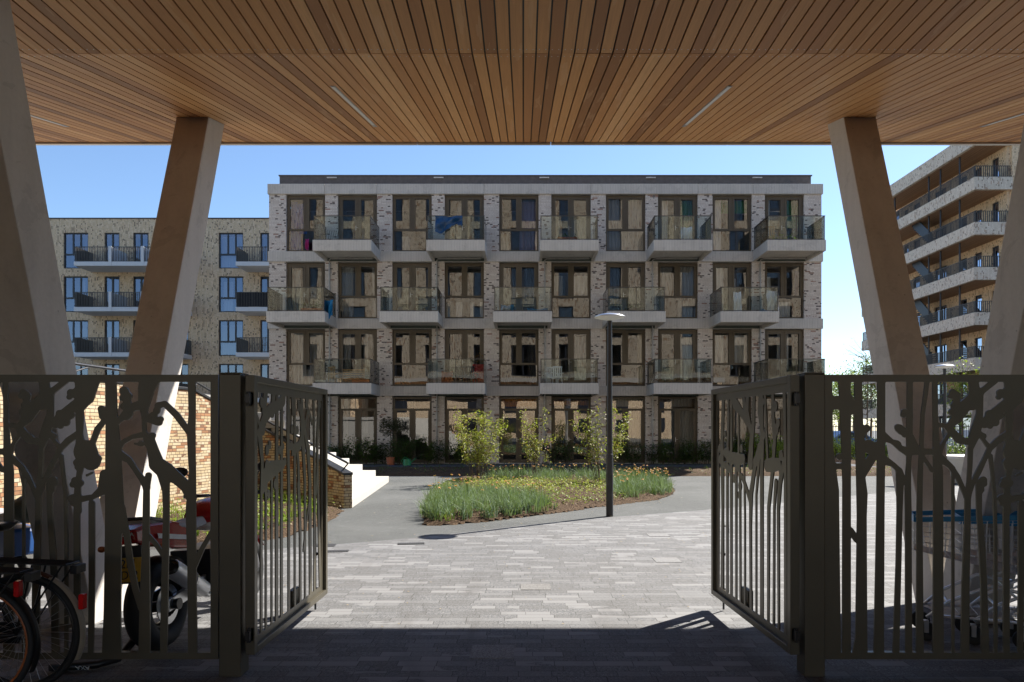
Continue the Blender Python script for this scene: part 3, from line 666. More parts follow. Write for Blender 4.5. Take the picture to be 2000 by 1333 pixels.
# ================================================================ LASER-CUT FENCE PANELS AND GATES
def sdf_sheet(W, H, prims, solid, step, k=3.0):
    """signed distance (negative = metal) of a union of tapered strokes and dots on a grid; returns hole outlines"""
    nx, ny = int(W/step)+1, int(H/step)+1
    X, Y = np.meshgrid(np.arange(nx)*step, np.arange(ny)*step); D = np.full(X.shape, 50.0)
    for (x0, x1, y0, y1) in solid:
        dx = np.maximum(x0-X, X-x1); dy = np.maximum(y0-Y, Y-y1); D = np.minimum(D, np.maximum(dx, dy))
    def add(d, sl):
        D0 = D[sl]; h = np.clip(.5+.5*(D0-d)/k, 0, 1); D[sl] = D0*(1-h)+d*h - k*h*(1-h)
    for pts in prims:
        for i in range(max(1, len(pts)-1)):
            a = pts[i]; b_ = pts[min(i+1, len(pts)-1)]; m_ = max(a[2], b_[2])/2 + 3*k + 2
            i0 = max(0, int((min(a[0],b_[0])-m_)/step)); i1 = min(nx, int((max(a[0],b_[0])+m_)/step)+2)
            j0 = max(0, int((min(a[1],b_[1])-m_)/step)); j1 = min(ny, int((max(a[1],b_[1])+m_)/step)+2)
            if i0 >= i1 or j0 >= j1: continue
            sl = (slice(j0, j1), slice(i0, i1)); x, y = X[sl], Y[sl]
            L2 = (b_[0]-a[0])**2 + (b_[1]-a[1])**2
            t = np.clip(((x-a[0])*(b_[0]-a[0]) + (y-a[1])*(b_[1]-a[1]))/L2, 0, 1) if L2 > 0 else np.zeros_like(x)
            d = np.hypot(x-a[0]-t*(b_[0]-a[0]), y-a[1]-t*(b_[1]-a[1])) - (a[2]+(b_[2]-a[2])*t)/2
            if i: D[sl] = np.minimum(D[sl], d)
            else: add(d, sl)
    nxt = {}
    def pt(i, j, ii, jj):
        a, b_ = D[j, i], D[jj, ii]; t = a/(a-b_); return ((i+(ii-i)*t)*step, (j+(jj-j)*t)*step)
    S = D > 0
    cells = np.argwhere((S[:-1,:-1].astype(int)+S[:-1,1:]+S[1:,:-1]+S[1:,1:]) % 4 != 0)
    pos = {}
    for j, i in cells:
        i = int(i); j = int(j)
        c = [(i,j),(i+1,j),(i+1,j+1),(i,j+1)]; s = [bool(S[q[1], q[0]]) for q in c]
        ins, outs = [], []
        for e in range(4):
            a, b_ = c[e], c[(e+1)%4]
            if s[e] != s[(e+1)%4]:
                key = (min(a,b_), max(a,b_)); pos[key] = pt(*key[0], *key[1])
                (outs if s[e] else ins).append(key)
        if len(ins) == 1: nxt[(ins[0], (i,j))] = None; nxt.setdefault('L', []).append((ins[0], outs[0]))
        else:
            nxt.setdefault('L', []).append((ins[0], outs[0])); nxt.setdefault('L', []).append((ins[1], outs[1]))
    link = {a: b_ for a, b_ in nxt.get('L', [])}; loops = []
    while link:
        a0, cur = next(iter(link.items())); del link[a0]; loop = [a0]
        while cur in link: loop.append(cur); cur = link.pop(cur)
        P_ = [pos[q] for q in loop]
        ar = .5*sum(P_[q][0]*P_[(q+1)%len(P_)][1]-P_[(q+1)%len(P_)][0]*P_[q][1] for q in range(len(P_)))
        if abs(ar) < 25 or len(P_) < 8: continue
        out = []                                       # drop nearly collinear points
        for q in range(len(P_)):
            if out and math.hypot(P_[q][0]-out[-1][0], P_[q][1]-out[-1][1]) < step*.9: continue
            out.append(P_[q])
        keep = [out[q] for q in range(len(out)) if abs((out[q][0]-out[q-1][0])*(out[(q+1)%len(out)][1]-out[q][1])-(out[q][1]-out[q-1][1])*(out[(q+1)%len(out)][0]-out[q][0])) > .02 or q % 12 == 0]
        if len(keep) > 4: loops.append(keep)
    return loops
def sheet_mesh(name, W, H, loops, sx, sy, thick):
    """flat plate of W x H (pattern units) with holes; local x right, z up, origin bottom-left"""
    cu = bpy.data.curves.new('c', 'CURVE'); cu.dimensions = '2D'; cu.fill_mode = 'BOTH'; cu.extrude = thick/2
    def sp(pts):
        s = cu.splines.new('POLY'); s.points.add(len(pts)-1); s.use_cyclic_u = True
        for q, p in enumerate(pts): s.points[q].co = (p[0]*sx, (H-p[1])*sy, 0, 1)
    sp([(0,0),(W,0),(W,H),(0,H)])
    for l in loops: sp(l)
    o = bpy.data.objects.new('c', cu); C.objects.link(o); bpy.context.view_layer.update()
    me = bpy.data.meshes.new_from_object(o.evaluated_get(bpy.context.evaluated_depsgraph_get())); bpy.data.objects.remove(o)
    me.name = name; me.transform(Matrix.Rotation(R(90), 4, 'X')); return me

# pattern A: photo pixels, x from -208 (left edge) to 425, y from 733 (top) to 1290
def pat(*p): return [(a+208, b-733, c) for a, b, c in p]
def dot(x, y, r): return [(x+208, y-733, 2*r)]
TOPY, BOTY = 738, 1286
A = [
 pat((-205,TOPY,20),(-204,880,26),(-198,960,36),(-197,1290,42)),
 pat((-169,TOPY,24),(-167,820,21),(-165.5,877,18),(-164.7,945,16),(-165.2,1290,17)),
 pat((-200,788,28),(-165,788,26)), pat((-195,912,12),(-168,912,12)), dot(-179,893,6.5),
 pat((-142.5,TOPY,14.6),(-141,832,17),(-138,880,18),(-138,922,16),(-134.5,967,21),(-135,1012,18.5),(-136,1250,23),(-140,1290,32)),
 pat((-158,778,10),(-152,805,12)), pat((-157,1038,12),(-145,1056,12)),
 pat((-134,845,16),(-126,838,12)), dot(-126,838,7), dot(-123,873,13), dot(-119,880,8), pat((-135,925,20),(-118,900,18),(-104,878,16)), dot(-108,870,6), dot(-112,888,8),
 pat((-97,TOPY,15.3),(-97.5,900,15.5),(-98.5,1000,15.3),(-102,1290,20)),
 pat((-92,855,18),(-76,864,9),(-62,868,7)), pat((-72,866,10),(-58,878,12),(-44,884,18)), pat((-92,900,18),(-74,909,10),(-62,920,10),(-50,944,10)), dot(-66,866,4),
 pat((-62,922,12),(-60,945,14),(-61,1000,10.8),(-63,1100,10.5),(-68.7,1290,12.5)),
 pat((-40.8,TOPY,10.5),(-41.5,832,11.5),(-42,880,11),(-43,905,9),(-45,945,12),(-44,1000,12),(-43.2,1290,13)),
 dot(-52,806,6), dot(-54,812,5), pat((-42,815,10),(-50,806,8)), dot(-62,838,8), dot(-57,843,8), pat((-60,840,10),(-44,846,12)), dot(-66,834,4), dot(-52,852,4),
 pat((-38,855,10),(-26,880,10)), pat((-45,884,12),(-22,884,12)),
 pat((-6.2,TOPY,8.8),(-10,770,8),(-15.7,810,7),(-18.5,878,8),(-20.2,922,9),(-22,990,10.5),(-21.5,1290,14.7)),
 pat((8.2,TOPY,10),(9,815,9.5),(11,878,13),(14.5,922,18),(14.5,1290,21)), pat((-20,883,12),(8,884,12)), pat((-16,893,7),(2,920,9)),
 pat((17,888,9),(24,867,7),(37,848,8)), pat((34,836,10),(50,818,22),(66,795,24),(84,775,19),(104,762,12),(126,745,11)),
 dot(43,768,7), dot(38,775,5), dot(49,775,9), dot(46,793,7), dot(43,806,8), pat((48,770,9),(52,800,16)), pat((12,831,7),(36,833,8)), dot(22,832,4),
 pat((34,836,14),(46,850,15),(60,862,13),(78,864,14)), dot(54,858,9), dot(126,826,8), pat((118,822,14),(135,812,16)),
 pat((20,897,14),(38,912,11),(52,932,10),(63,956,9),(71,975,9)),
 pat((43.8,915,5),(43.6,1000,5.2),(43.4,1290,5.6)),
 pat((82,TOPY,19),(86,765,20),(80,790,26)), pat((97,772,11),(95.5,810,13),(91,832,19),(84,855,20),(78,878,9.5),(77,911,8.5),(74.5,945,8),(72.5,967,11.5),(72,1019,11.2),(68,1150,15),(66.6,1290,16)),
 pat((72,972,11),(82,945,9),(94,922,11),(106,897,9),(116,877,11),(131,862,13),(151,848,12)), dot(96,850,6), pat((96,850,8),(104,862,7),(112,872,9)), dot(103,853,5.5),
 pat((94.5,950,12),(94.5,1000,10),(100.7,1075,12.5),(104,1150,12),(106.6,1290,16)), dot(102,940,8), dot(105,947,5), pat((96,944,12),(98,958,13)),
 pat((117,892,8),(120.5,922,6.7),(125,967,6.2),(127,1050,6.4),(127.1,1290,6.8)),
 pat((168,742,50),(164,775,36),(153,800,16),(153,850,12),(156,880,22),(157,905,14),(152,930,10),(149,960,12),(147.7,1010,12),(148,1290,12)),
 dot(136,768,7), dot(133,777,5), pat((138,771,13),(158,768,36)), pat((150,790,22),(125,806,16),(104,828,18)), dot(114,809,7), dot(106,829,8), dot(116,834,5), dot(121,826,7),
 pat((165,884,46),(176,902,36)), dot(148,905,7), dot(150,914,6), pat((144,940,13),(154,945,14)), dot(140,948,6), pat((136,975,12),(150,978,16)), dot(141,983,7), dot(190,897,6), pat((202,928,18),(201,956,24)), pat((196,800,14),(198,815,12)),
 pat((171,880,16),(180,862,11),(188,840,12),(202,822,10)), pat((140,972,10),(160,976,12),(180,972,10),(200,958,20)), pat((168,930,5),(178,925,4)), pat((177,985,12),(177,1150,11.5),(175,1290,10.5)),
 pat((150,962,8),(152,1000,9)),
 pat((214,TOPY,21),(216,823,23),(219,875,30),(220,945,33),(222,1000,37),(219,1055,32),(217.5,1190,33),(216,1290,38)),
 pat((234,995,16),(246,1050,12),(252,1100,12.5),(262,1150,12.5),(274,1190,12)),
 pat((290,742,40),(284,760,32),(279.5,790,22),(279.5,815,9),(280,842,8),(286,868,12)), dot(240,765,9), dot(237,778,6), dot(248,775,8), dot(240,795,7), dot(245,812,10), pat((243,768,14),(250,808,16)),
 pat((222,830,9),(242,812,14),(258,796,16),(276,792,20)),
 dot(304,803,6), dot(308,793,6), pat((306,795,9),(304,806,10)), pat((308,793,11),(320,790,12),(343,812,13),(368,846,12)), pat((284,816,16),(304,824,16),(312,820,11)), dot(309,827,6), dot(297,814,8),
 dot(296,852,6), pat((226,884,9),(238,865,9),(256,855,9),(280,850,12),(292,856,13)), pat((222,884,20),(250,900,12),(262,918,10),(276,938,12),(284,955,12)),
 pat((290,858,18),(297,882,22),(304,908,30),(322,922,34),(344,936,24),(362,952,22),(372,975,20)), pat((276,870,6),(262,868,4)), dot(273,867,5),
 pat((288,930,12),(284,956,12),(283.5,1000,13),(283,1050,13),(281,1182,20),(280,1290,23)),
 pat((318,930,24),(322,960,14),(323,1000,12),(321,1100,13),(317.5,1290,14)), pat((290,1050,9),(302,1064,9),(317,1086,9)),
 pat((372.5,TOPY,15),(373.5,810,13),(371.5,846,16),(373,900,14),(374,922,13),(371,1000,20),(373,1100,17),(375,1290,18)),
 pat((378,1105,13),(394,1072,9),(416,1034,9)),
]
loopsA = sdf_sheet(633, 557, A, [(-9,633,-9,14),(-9,633,544,600),(-9,14,-9,600),(618,700,-9,600)], 1.0, 3.2)
meA = sheet_mesh('cut_sheet', 633, 557, loopsA, 1/310, 1/310, .012); meA.materials.append(M['gate'])
def fence_panel(x0, label):
    t = thing('fence_panel', label, 'fence panel', (x0, 4.53, .105), 0, 'laser-cut tree fence panels')
    o = bpy.data.objects.new('cut_sheet', meA); C.objects.link(o); o.parent = t; ORG[o.name] = ORG[t.name]
    W, H = 633/310, 557/310
    f = MB(); q = .04
    for a in ((0, W, H-q, H), (0, W, 0, q), (0, q, q, H-q), (W-q, W, q, H-q)): f.box(a[0], a[1], .0065, .045, a[2], a[3])
    f.build('frame', M['gate'], t, local=True, bevel=.002)
    return t
fence_panel(425/310 - 633/310 - VX/310, 'dark fence panel of cut-out tree trunks in front of the motorcycle')
fence_panel((1612-VX)/310, 'dark fence panel of cut-out tree trunks in front of the shopping trolleys')
fence_panel(-1.926-2*633/310-.14, 'dark fence panel of cut-out tree trunks, beyond the parked bicycles')
fence_panel(1.903+633/310+.14, 'dark fence panel of cut-out tree trunks, beyond the trolleys')
def post(x0, x1, label, loc_y=4.5):
    t = thing('gate_post', label, 'gate post', ((x0+x1)/2, loc_y+.07, 0), 0, 'square bronze gate posts')
    b = MB(); b.box(x0, x1, loc_y, loc_y+.14, 0, 1.905); b.build('shaft', M['gate'], t, bevel=.006)
    b = MB(); b.box(x0+.002, x1-.002, loc_y+.002, loc_y+.138, 1.9055, 1.915); b.build('cap', M['gate'], t, bevel=.003)
    return t
post(-1.912, -1.775, 'square bronze post carrying the open left gate leaf')
post(1.768, 1.896, 'square bronze post carrying the open right gate leaf')
post(-1.926-633/310-.13, -1.926-633/310-.005, 'square bronze post behind the parked bicycles')
post(1.903+633/310+.005, 1.903+633/310+.13, 'square bronze post right of the shopping trolleys')

# gate leaves: pattern in (s, y): s = metres from hinge, converted to 1/300 m units
def gp(*p): return [(a*300, (1.90-z)*300, c*300) for a, z, c in p]
def gd(s, z, r): return [(s*300, (1.90-z)*300, r*600)]
def Lz(y, px): return 0
LEAF_L = [   # left leaf, from hinge (s=0) to free edge (1.71); z heights in metres
 gp((.195,.12,.04),(.195,1.0,.04),(.21,1.2,.05),(.17,1.38,.10)), gp((.28,.12,.032),(.28,.95,.032),(.27,1.08,.09),(.30,1.15,.14)), gp((.39,.12,.03),(.39,1.15,.035)),
 gp((.49,.12,.055),(.49,1.2,.06),(.50,1.9,.045)), gp((.59,.12,.05),(.59,1.2,.05),(.60,1.9,.04)), gp((.75,.12,.045),(.75,1.0,.05),(.73,1.3,.06),(.74,1.9,.05)),
 gp((.89,.12,.035),(.89,1.05,.05),(.88,1.9,.035)), gp((1.025,.12,.05),(1.02,.7,.05),(.97,1.15,.05),(.93,1.3,.05)), gp((.96,1.0,.03),(1.02,.6,.03)), gp((1.145,.12,.04),(1.14,1.0,.05),(1.10,1.25,.09),(1.06,1.45,.08),(1.05,1.9,.05)),
 gp((1.29,.12,.075),(1.27,1.0,.07),(1.22,1.25,.10),(1.10,1.5,.05)), gp((1.40,.12,.05),(1.40,1.1,.05),(1.37,1.9,.045)), gp((1.10,.55,.03),(1.24,.85,.03)),
 gp((1.58,.12,.09),(1.50,.9,.05),(1.48,1.3,.06),(1.54,1.9,.08)), gp((1.44,.9,.03),(1.50,1.25,.04)),
 gp((.24,1.08,.18),(.38,1.12,.20),(.52,1.14,.14),(.62,1.15,.09)), gd(.66,1.17,.04), gd(.30,1.28,.05), gd(.35,1.32,.04), gd(.22,1.02,.05), gd(.33,.98,.04), gd(.46,1.03,.05), gd(.62,1.3,.03), gd(.55,1.27,.04),
 gp((.16,1.42,.12),(.26,1.55,.14),(.36,1.62,.13),(.50,1.66,.12),(.62,1.72,.14),(.66,1.9,.10)), gd(.22,1.44,.05), gd(.20,1.68,.05), gd(.27,1.72,.04), gp((.24,1.6,.1),(.30,1.9,.10)), gp((.40,1.6,.12),(.45,1.9,.08)),
 gp((.12,1.55,.03),(.18,1.45,.05)), gd(.82,1.45,.05), gd(.80,1.30,.045), gd(.84,1.24,.04), gp((.76,1.3,.05),(.95,1.27,.10),(1.05,1.35,.12),(1.10,1.5,.12),(1.04,1.62,.10),(.97,1.72,.05)), gd(.98,1.68,.04), gd(.94,1.44,.05),
 gp((1.10,1.42,.05),(1.22,1.66,.04),(1.34,1.5,.03)), gp((1.18,1.7,.09),(1.22,1.9,.16)), gp((.84,1.6,.04),(.82,1.9,.10)), gd(1.52,1.6,.04), gd(1.55,1.72,.04),
]
LEAF_R = [   # right leaf
 gp((.145,.12,.045),(.15,1.3,.045),(.17,1.9,.05)), gp((.26,.12,.03),(.27,.9,.045),(.24,1.05,.06),(.17,1.2,.05)), gp((.35,.12,.035),(.34,.9,.035),(.31,1.05,.05)), gp((.45,.12,.035),(.44,.9,.05),(.36,1.15,.05),(.33,1.35,.05)),
 gp((.57,.12,.06),(.57,1.1,.06),(.55,1.3,.05),(.57,1.9,.04)), gp((.68,.12,.03),(.68,.95,.03),(.62,1.2,.05)), gp((.79,.12,.045),(.80,.75,.05),(.79,.95,.08),(.70,1.15,.06),(.62,1.3,.05)), gp((.80,.9,.07),(.92,1.0,.05),(1.0,1.05,.05)),
 gp((.92,.12,.035),(.92,.8,.03),(.94,1.15,.03)), gd(1.03,.98,.055), gd(1.05,.92,.04), gp((1.05,1.16,.05),(1.03,.98,.05),(1.02,.12,.04)), gp((1.12,.12,.04),(1.12,1.1,.05)), gp((1.24,.12,.05),(1.24,1.1,.055),(1.23,1.9,.035)), gp((1.34,.12,.055),(1.34,1.0,.05),(1.33,1.25,.07)),
 gp((1.48,.12,.09),(1.46,.8,.06),(1.47,1.1,.12),(1.48,1.35,.09),(1.43,1.9,.07)), gp((1.58,.12,.05),(1.58,1.0,.06),(1.60,1.2,.10)), gp((1.12,1.15,.16),(.95,1.18,.10),(1.25,1.17,.16),(1.4,1.22,.10)), gd(1.0,1.27,.045), gd(1.08,1.1,.05),
 gd(1.17,1.02,.05), gd(1.3,1.08,.05), gp((.80,1.15,.16),(.78,1.32,.12),(.74,1.5,.09),(.72,1.9,.05)), gp((.70,1.16,.12),(.60,1.24,.10),(.56,1.42,.07),(.62,1.62,.07),(.60,1.74,.09)), gd(.60,1.78,.05), gd(.55,1.7,.04), gd(.53,1.4,.045),
 gp((.80,1.45,.09),(.88,1.62,.12),(.84,1.9,.05)), gp((.86,1.5,.06),(1.0,1.62,.10),(1.15,1.72,.16),(1.22,1.9,.26)), gp((.92,1.62,.07),(.97,1.9,.09)), gp((1.06,1.6,.04),(1.06,1.15,.045)), gp((1.3,1.6,.05),(1.33,1.25,.05),(1.30,1.9,.05)),
 gp((.47,1.15,.14),(.36,1.16,.16),(.26,1.17,.12)), gd(.22,1.24,.05), gd(.22,1.12,.05), gd(.30,1.45,.055), gd(.27,1.5,.045), gp((.33,1.4,.10),(.36,1.55,.07),(.37,1.9,.05)), gd(.32,1.65,.055), gp((.46,1.2,.04),(.52,1.9,.035)), gd(.35,1.3,.04),
 gd(1.52,1.15,.06), gd(1.40,1.1,.045), gd(1.40,1.4,.04), gd(1.55,1.25,.05),
]
def leaf(name, prims, hinge, free, side, label):
    L = math.hypot(free[0]-hinge[0], free[1]-hinge[1]); rz = math.atan2(free[1]-hinge[1], free[0]-hinge[0])
    t = thing('gate_leaf', label, 'gate', (hinge[0], hinge[1], .13), rz)
    H = 1.77; fw = .045                                # local x along the leaf, y across, z up
    f = MB(); d = .03
    f.box(0, .055, -d, d, 0, H); f.box(L-.05, L, -d, d, 0, H); f.box(.055, L-.05, -d, d, H-fw, H); f.box(.055, L-.05, -d, d, 0, fw)
    f.build('frame', M['gate'], t, local=True, bevel=.004)
    W_ = (L-.105)*300; H_ = (H-2*fw)*300
    def zm(z):
        for (a0,b0),(a1,b1) in zip([(0,0),(.6,.66),(1.1,1.26),(1.2,1.35),(1.5,1.60),(1.9,1.9)], [(.6,.66),(1.1,1.26),(1.2,1.35),(1.5,1.60),(1.9,1.9),(3,3)]):
            if z <= a1: return b0+(b1-b0)*(z-a0)/(a1-a0)
        return z
    prims = [[(a, (1.90-zm(1.90-b_/300))*300, (c if c < 20 else 20+(c-20)*.35) if p[0][1] > 530 else (c if c < 10 else 10+(c-10)*.55)) for a, b_, c in p] for p in prims]
    pr = [[((a-.055*300), b_-(1.90-.13-H+fw)*300, c) for a, b_, c in p] for p in prims]
    loops = sdf_sheet(W_, H_, pr, [(-9,W_+9,-9,17),(-9,W_+9,H_-14,H_+9),(-9,14,-9,H_+9),(W_-14,W_+9,-9,H_+9)], 1.25, 1.2)
    me = sheet_mesh('cut_sheet', W_, H_, loops, 1/300, 1/300, .008); me.materials.append(M['gate'])
    o = bpy.data.objects.new('cut_sheet', me); C.objects.link(o); o.parent = t; o.location = (.055, 0, fw); ORG[o.name] = (0,0,0)
    for z in (.13, H-.15):                             # hinges at the post
        h = MB(); h.box(-.045, .0, -.014, .014, z-.03, z+.03); h.tube([(-.02,0,z-.045),(-.02,0,z+.045)], .014, 10); h.box(.0, .012, -.024, .024, z-.04, z+.04)
        h.build('hinge', M['black'], t, local=True, bevel=.002)
    b = MB(); b.box(.95, 1.12, -side*.032, -side*.075, .03, .19); b.build('bolt_box', M['gate'], t, local=True, bevel=.004)
    b = MB(); b.tube([(1.60,-side*.05,.62),(1.60,-side*.05,-.115)], .009, 8); b.tube([(1.60,-side*.05,.60),(1.60,-side*.09,.60),(1.60,-side*.09,.54)], .009, 6); b.box(1.575, 1.625, -side*.031, -side*.06, .05, .07); b.box(1.575, 1.625, -side*.031, -side*.06, .35, .37)
    b.build('drop_bolt', M['dark_metal'], t, local=True)
    return t
leaf('l', LEAF_L, (-1.728, 4.53), (-1.728, 6.225), -1, 'left gate leaf of cut-out tree trunks, swung open towards the courtyard')
leaf('r', LEAF_R, (1.718, 4.53), (1.66, 6.225), 1, 'right gate leaf of cut-out tree trunks, swung open towards the courtyard')
# ================================================================ STAIRS WITH CURVED BRICK WALL
wall_pts = [(-3.50,14.0),(-3.95,14.55),(-4.45,15.1),(-4.95,15.6),(-5.4,15.9),(-5.8,15.85),(-6.08,15.35),(-6.25,14.7),(-6.33,14.1),(-6.48,13.4),(-6.58,12.7),(-6.64,12.0),(-6.68,11.2),(-6.69,9.2),(-6.69,7.4)]
def wtop(x, y):
    px = VX + x/y*F; yy = 765 + .563*(px-380); return min(2.30, max(.60, EYE + (HY-yy)/F*y))
P3 = []
for i in range(len(wall_pts)-1):                       # refine
    for q in range(3):
        t = q/3; P3.append((wall_pts[i][0]*(1-t)+wall_pts[i+1][0]*t, wall_pts[i][1]*(1-t)+wall_pts[i+1][1]*t))
P3.append(wall_pts[-1])
st = thing('stair_wall', 'curved yellow brick wall with dark coping running up beside the white stairs', 'wall', (-5.5, 14.5, 0))
b = MB(); u = 0; n = len(P3); th = .17
def offs(i):                                          # towards the stairs (behind the wall)
    a = P3[max(0,i-1)]; c = P3[min(n-1,i+1)]; dx, dy = c[0]-a[0], c[1]-a[1]; L = math.hypot(dx, dy); return (P3[i][0]+dy/L*th, P3[i][1]-dx/L*th)
off = []
for i in range(n):
    a = P3[max(0,i-1)]; c = P3[min(n-1,i+1)]; dx, dy = c[0]-a[0], c[1]-a[1]; L = math.hypot(dx, dy)
    nx_, ny_ = dy/L, -dx/L                            # pick the side away from the niche
    if i < 16: sgn = 1 if ny_ > 0 or nx_ > 0 else -1
    off.append((nx_, ny_))
# niche side normal check: wall tangent goes (-x,+y) first, so (dy,-dx) points to (+,+) = stairs side
off = [(P3[i][0]+off[i][0]*th, P3[i][1]+off[i][1]*th) for i in range(n)]
zt = [wtop(*P3[i]) for i in range(n)]
for i in range(n-1):
    d = math.hypot(P3[i+1][0]-P3[i][0], P3[i+1][1]-P3[i][1]); A0, A1 = P3[i], P3[i+1]; B0, B1 = off[i], off[i+1]
    b.face([(A0[0],A0[1],0),(A0[0],A0[1],zt[i]),(A1[0],A1[1],zt[i+1]),(A1[0],A1[1],0)], [(u,0),(u,zt[i]),(u+d,zt[i+1]),(u+d,0)])
    b.face([(B0[0],B0[1],0),(B1[0],B1[1],0),(B1[0],B1[1],zt[i+1]),(B0[0],B0[1],zt[i])], [(u,0),(u+d,0),(u+d,zt[i+1]),(u,zt[i])])
    b.face([(A0[0],A0[1],zt[i]),(B0[0],B0[1],zt[i]),(B1[0],B1[1],zt[i+1]),(A1[0],A1[1],zt[i+1])])
    u += d
for i, k in ((0, 0), (n-1, 1)):
    q = [(P3[i][0],P3[i][1],0),(off[i][0],off[i][1],0),(off[i][0],off[i][1],zt[i]),(P3[i][0],P3[i][1],zt[i])]
    b.face(q if k == 0 else q[::-1], [(0,0),(th,0),(th,zt[i]),(0,zt[i])] if k == 0 else [(0,zt[i]),(th,zt[i]),(th,0),(0,0)][::-1])
b.build('brickwork', M['brick_yellow'], st, uv=True)
b = MB()
def ribbon(b, P, Q, z, h, over=.02):
    ring = []
    for i in range(len(P)):
        nx_, ny_ = (Q[i][0]-P[i][0])/th, (Q[i][1]-P[i][1])/th
        a = (P[i][0]-nx_*over, P[i][1]-ny_*over); c = (Q[i][0]+nx_*over, Q[i][1]+ny_*over)
        ring.append([(a[0],a[1],z[i]+.003),(c[0],c[1],z[i]+.003),(c[0],c[1],z[i]+h),(a[0],a[1],z[i]+h)])
    m0 = len(b.v)
    for r_ in ring: b.v += r_
    for i in range(len(ring)-1):
        for k in range(4): b.f.append((m0+i*4+k, m0+i*4+(k+1)%4, m0+(i+1)*4+(k+1)%4, m0+(i+1)*4+k)); b.m.append(0); b.uv.append(None)
    b.f.append((m0+3,m0+2,m0+1,m0)); b.m.append(0); b.uv.append(None); e = m0+(len(ring)-1)*4; b.f.append((e,e+1,e+2,e+3)); b.m.append(0); b.uv.append(None)
ribbon(b, P3, off, zt, .055); b.build('coping', M['dark_metal'], st, bevel=.006)
mid = [((P3[i][0]+off[i][0])/2, (P3[i][1]+off[i][1])/2, zt[i]) for i in range(n)]
b = MB(); b.tube([(x, y, z+.24) for x, y, z in mid[:]], .022, 10)
b.build('handrail', M['dark_metal'], st, smooth=True)
for i in range(1, n, 4):
    b = MB(); x, y, z = mid[i]; j = min(n-1, i+1); b.tube([(x,y,z+.05),(mid[j-2][0],mid[j-2][1],mid[j-2][2]+.235)], .014, 8); b.build('rail_post', M['dark_metal'], st)
# steps fan from the wall line to the far side
stp = thing('stairs', 'broad white stone steps climbing left from the asphalt behind the brick wall', 'stairs', (-6, 17.5, 0))
NS, RI = 13, .175
def near(k):
    d = k*.31; i = 0; cur = (off[0][0]+.0, off[0][1]+.02)
    pts = off
    for q in range(len(pts)-1):
        L = math.hypot(pts[q+1][0]-pts[q][0], pts[q+1][1]-pts[q][1])
        if d <= L: t = d/L; return (pts[q][0]*(1-t)+pts[q+1][0]*t, pts[q][1]*(1-t)+pts[q+1][1]*t)
        d -= L
    return pts[-1]
def far(k): return (-3.93-.385*k, 20.95)
for k in range(NS):
    a = near(k); c = far(k); e = 1.0
    b = MB(); last = k == NS-1
    if last:
        poly = [a, c, (-16, 20.95), (-16, 7.4), (-6.88, 7.4)] + [off[q] for q in range(n-3, 0, -3) if off[q][1] < 14.2 and off[q][0] < -6.3][::1]
        poly = [a, c, (-16, 20.95), (-16, 7.4), (-6.88, 7.4), (-6.88, 11.2), (-6.78, 12.7), (-6.62,13.6)]
    else:
        a2 = near(k+2); c2 = far(k+2.0); poly = [a, c, c2, a2]
        if k >= NS-2: a2 = near(k+1.2); c2 = far(k+1.2); poly = [a, c, c2, a2]
    z = RI*(k+1); sg = sum(poly[q][0]*poly[(q+1)%len(poly)][1]-poly[(q+1)%len(poly)][0]*poly[q][1] for q in range(len(poly)))
    if sg < 0: poly = poly[::-1]
    b.prism(poly, z-RI if k else 0, z); b.build('step' if not last else 'landing', M['white_stone'], stp, bevel=.008)
b = MB(); b.prism([(-16,20.9),(-16,7.5),(-6.95,7.5),(-6.95,11),(-6.9,13.6),(-6.7,16),(-8.8,20.9)], 0, RI*(NS-1)); b.build('base', M['white_stone'], stp)
# core under the steps, kept well inside
b = MB()
for k in range(1, NS-1):
    a = near(k+.9); c = far(k+.9); a2 = near(NS-.2); c2 = far(NS-.2); b.prism([c2, a2, a, c], RI*(k-1)+.001 if k > 1 else 0, RI*k-.001) if False else None
# ================================================================ LEFT FAR APARTMENT BLOCK
YL = 49.3; SL = F/YL
lb = thing('apartment_building', 'tan brick apartment block far left with dark windows and pale slab balconies', 'building', (-28, 50, 0))
XA, XB = -42.0, -13.0
def lx(p): return (p-VX)/SL
big = [(-13,35),(124,172),(320,368),(427,475),(622,670)]; nar = [(-44,-15),(204,233.5),(260,290),(508,537),(563,592)]
ops = sorted([(lx(a), lx(c), 'b') for a, c in big] + [(lx(a), lx(c), 'n') for a, c in nar])
tops = [3.03, 6.03, 9.04, 12.05, 15.05]
wl = MB(); cu_ = [XA]
for a, c, _ in ops:
    if a > XA and c < XB: cu_ += [a, c]
cu_.append(XB)
prev = 0
for t_ in tops:
    z0 = t_-2.46
    wl.box(XA, XB, YL, YL+.3, prev, z0)
    for i in range(0, len(cu_), 2): wl.box(cu_[i], cu_[i+1], YL, YL+.3, z0, t_)
    prev = t_
wl.box(XA, XB, YL, YL+.3, prev, 16.0); wl.box(XB-.3, XB, YL+.3, YL+12, 0, 16.0); wl.box(XA, XA+.3, YL+.3, YL+12, 0, 16)
wl.build('brick_wall', M['brick_tan'], lb, uv=True)
b = MB(); b.box(XA-.05, XB+.05, YL-.05, YL+.3, 16.002, 16.07); b.build('roof_edge', M['dark_metal'], lb)
b = MB(); b.box(XA+.3, XB-.3, YL+.8, YL+.9, 0, 15.9); b.build('room_interior', M['interior'], lb)
def soldier(x0, x1, z):                                # dark dashes over openings
    pass
proto = {}
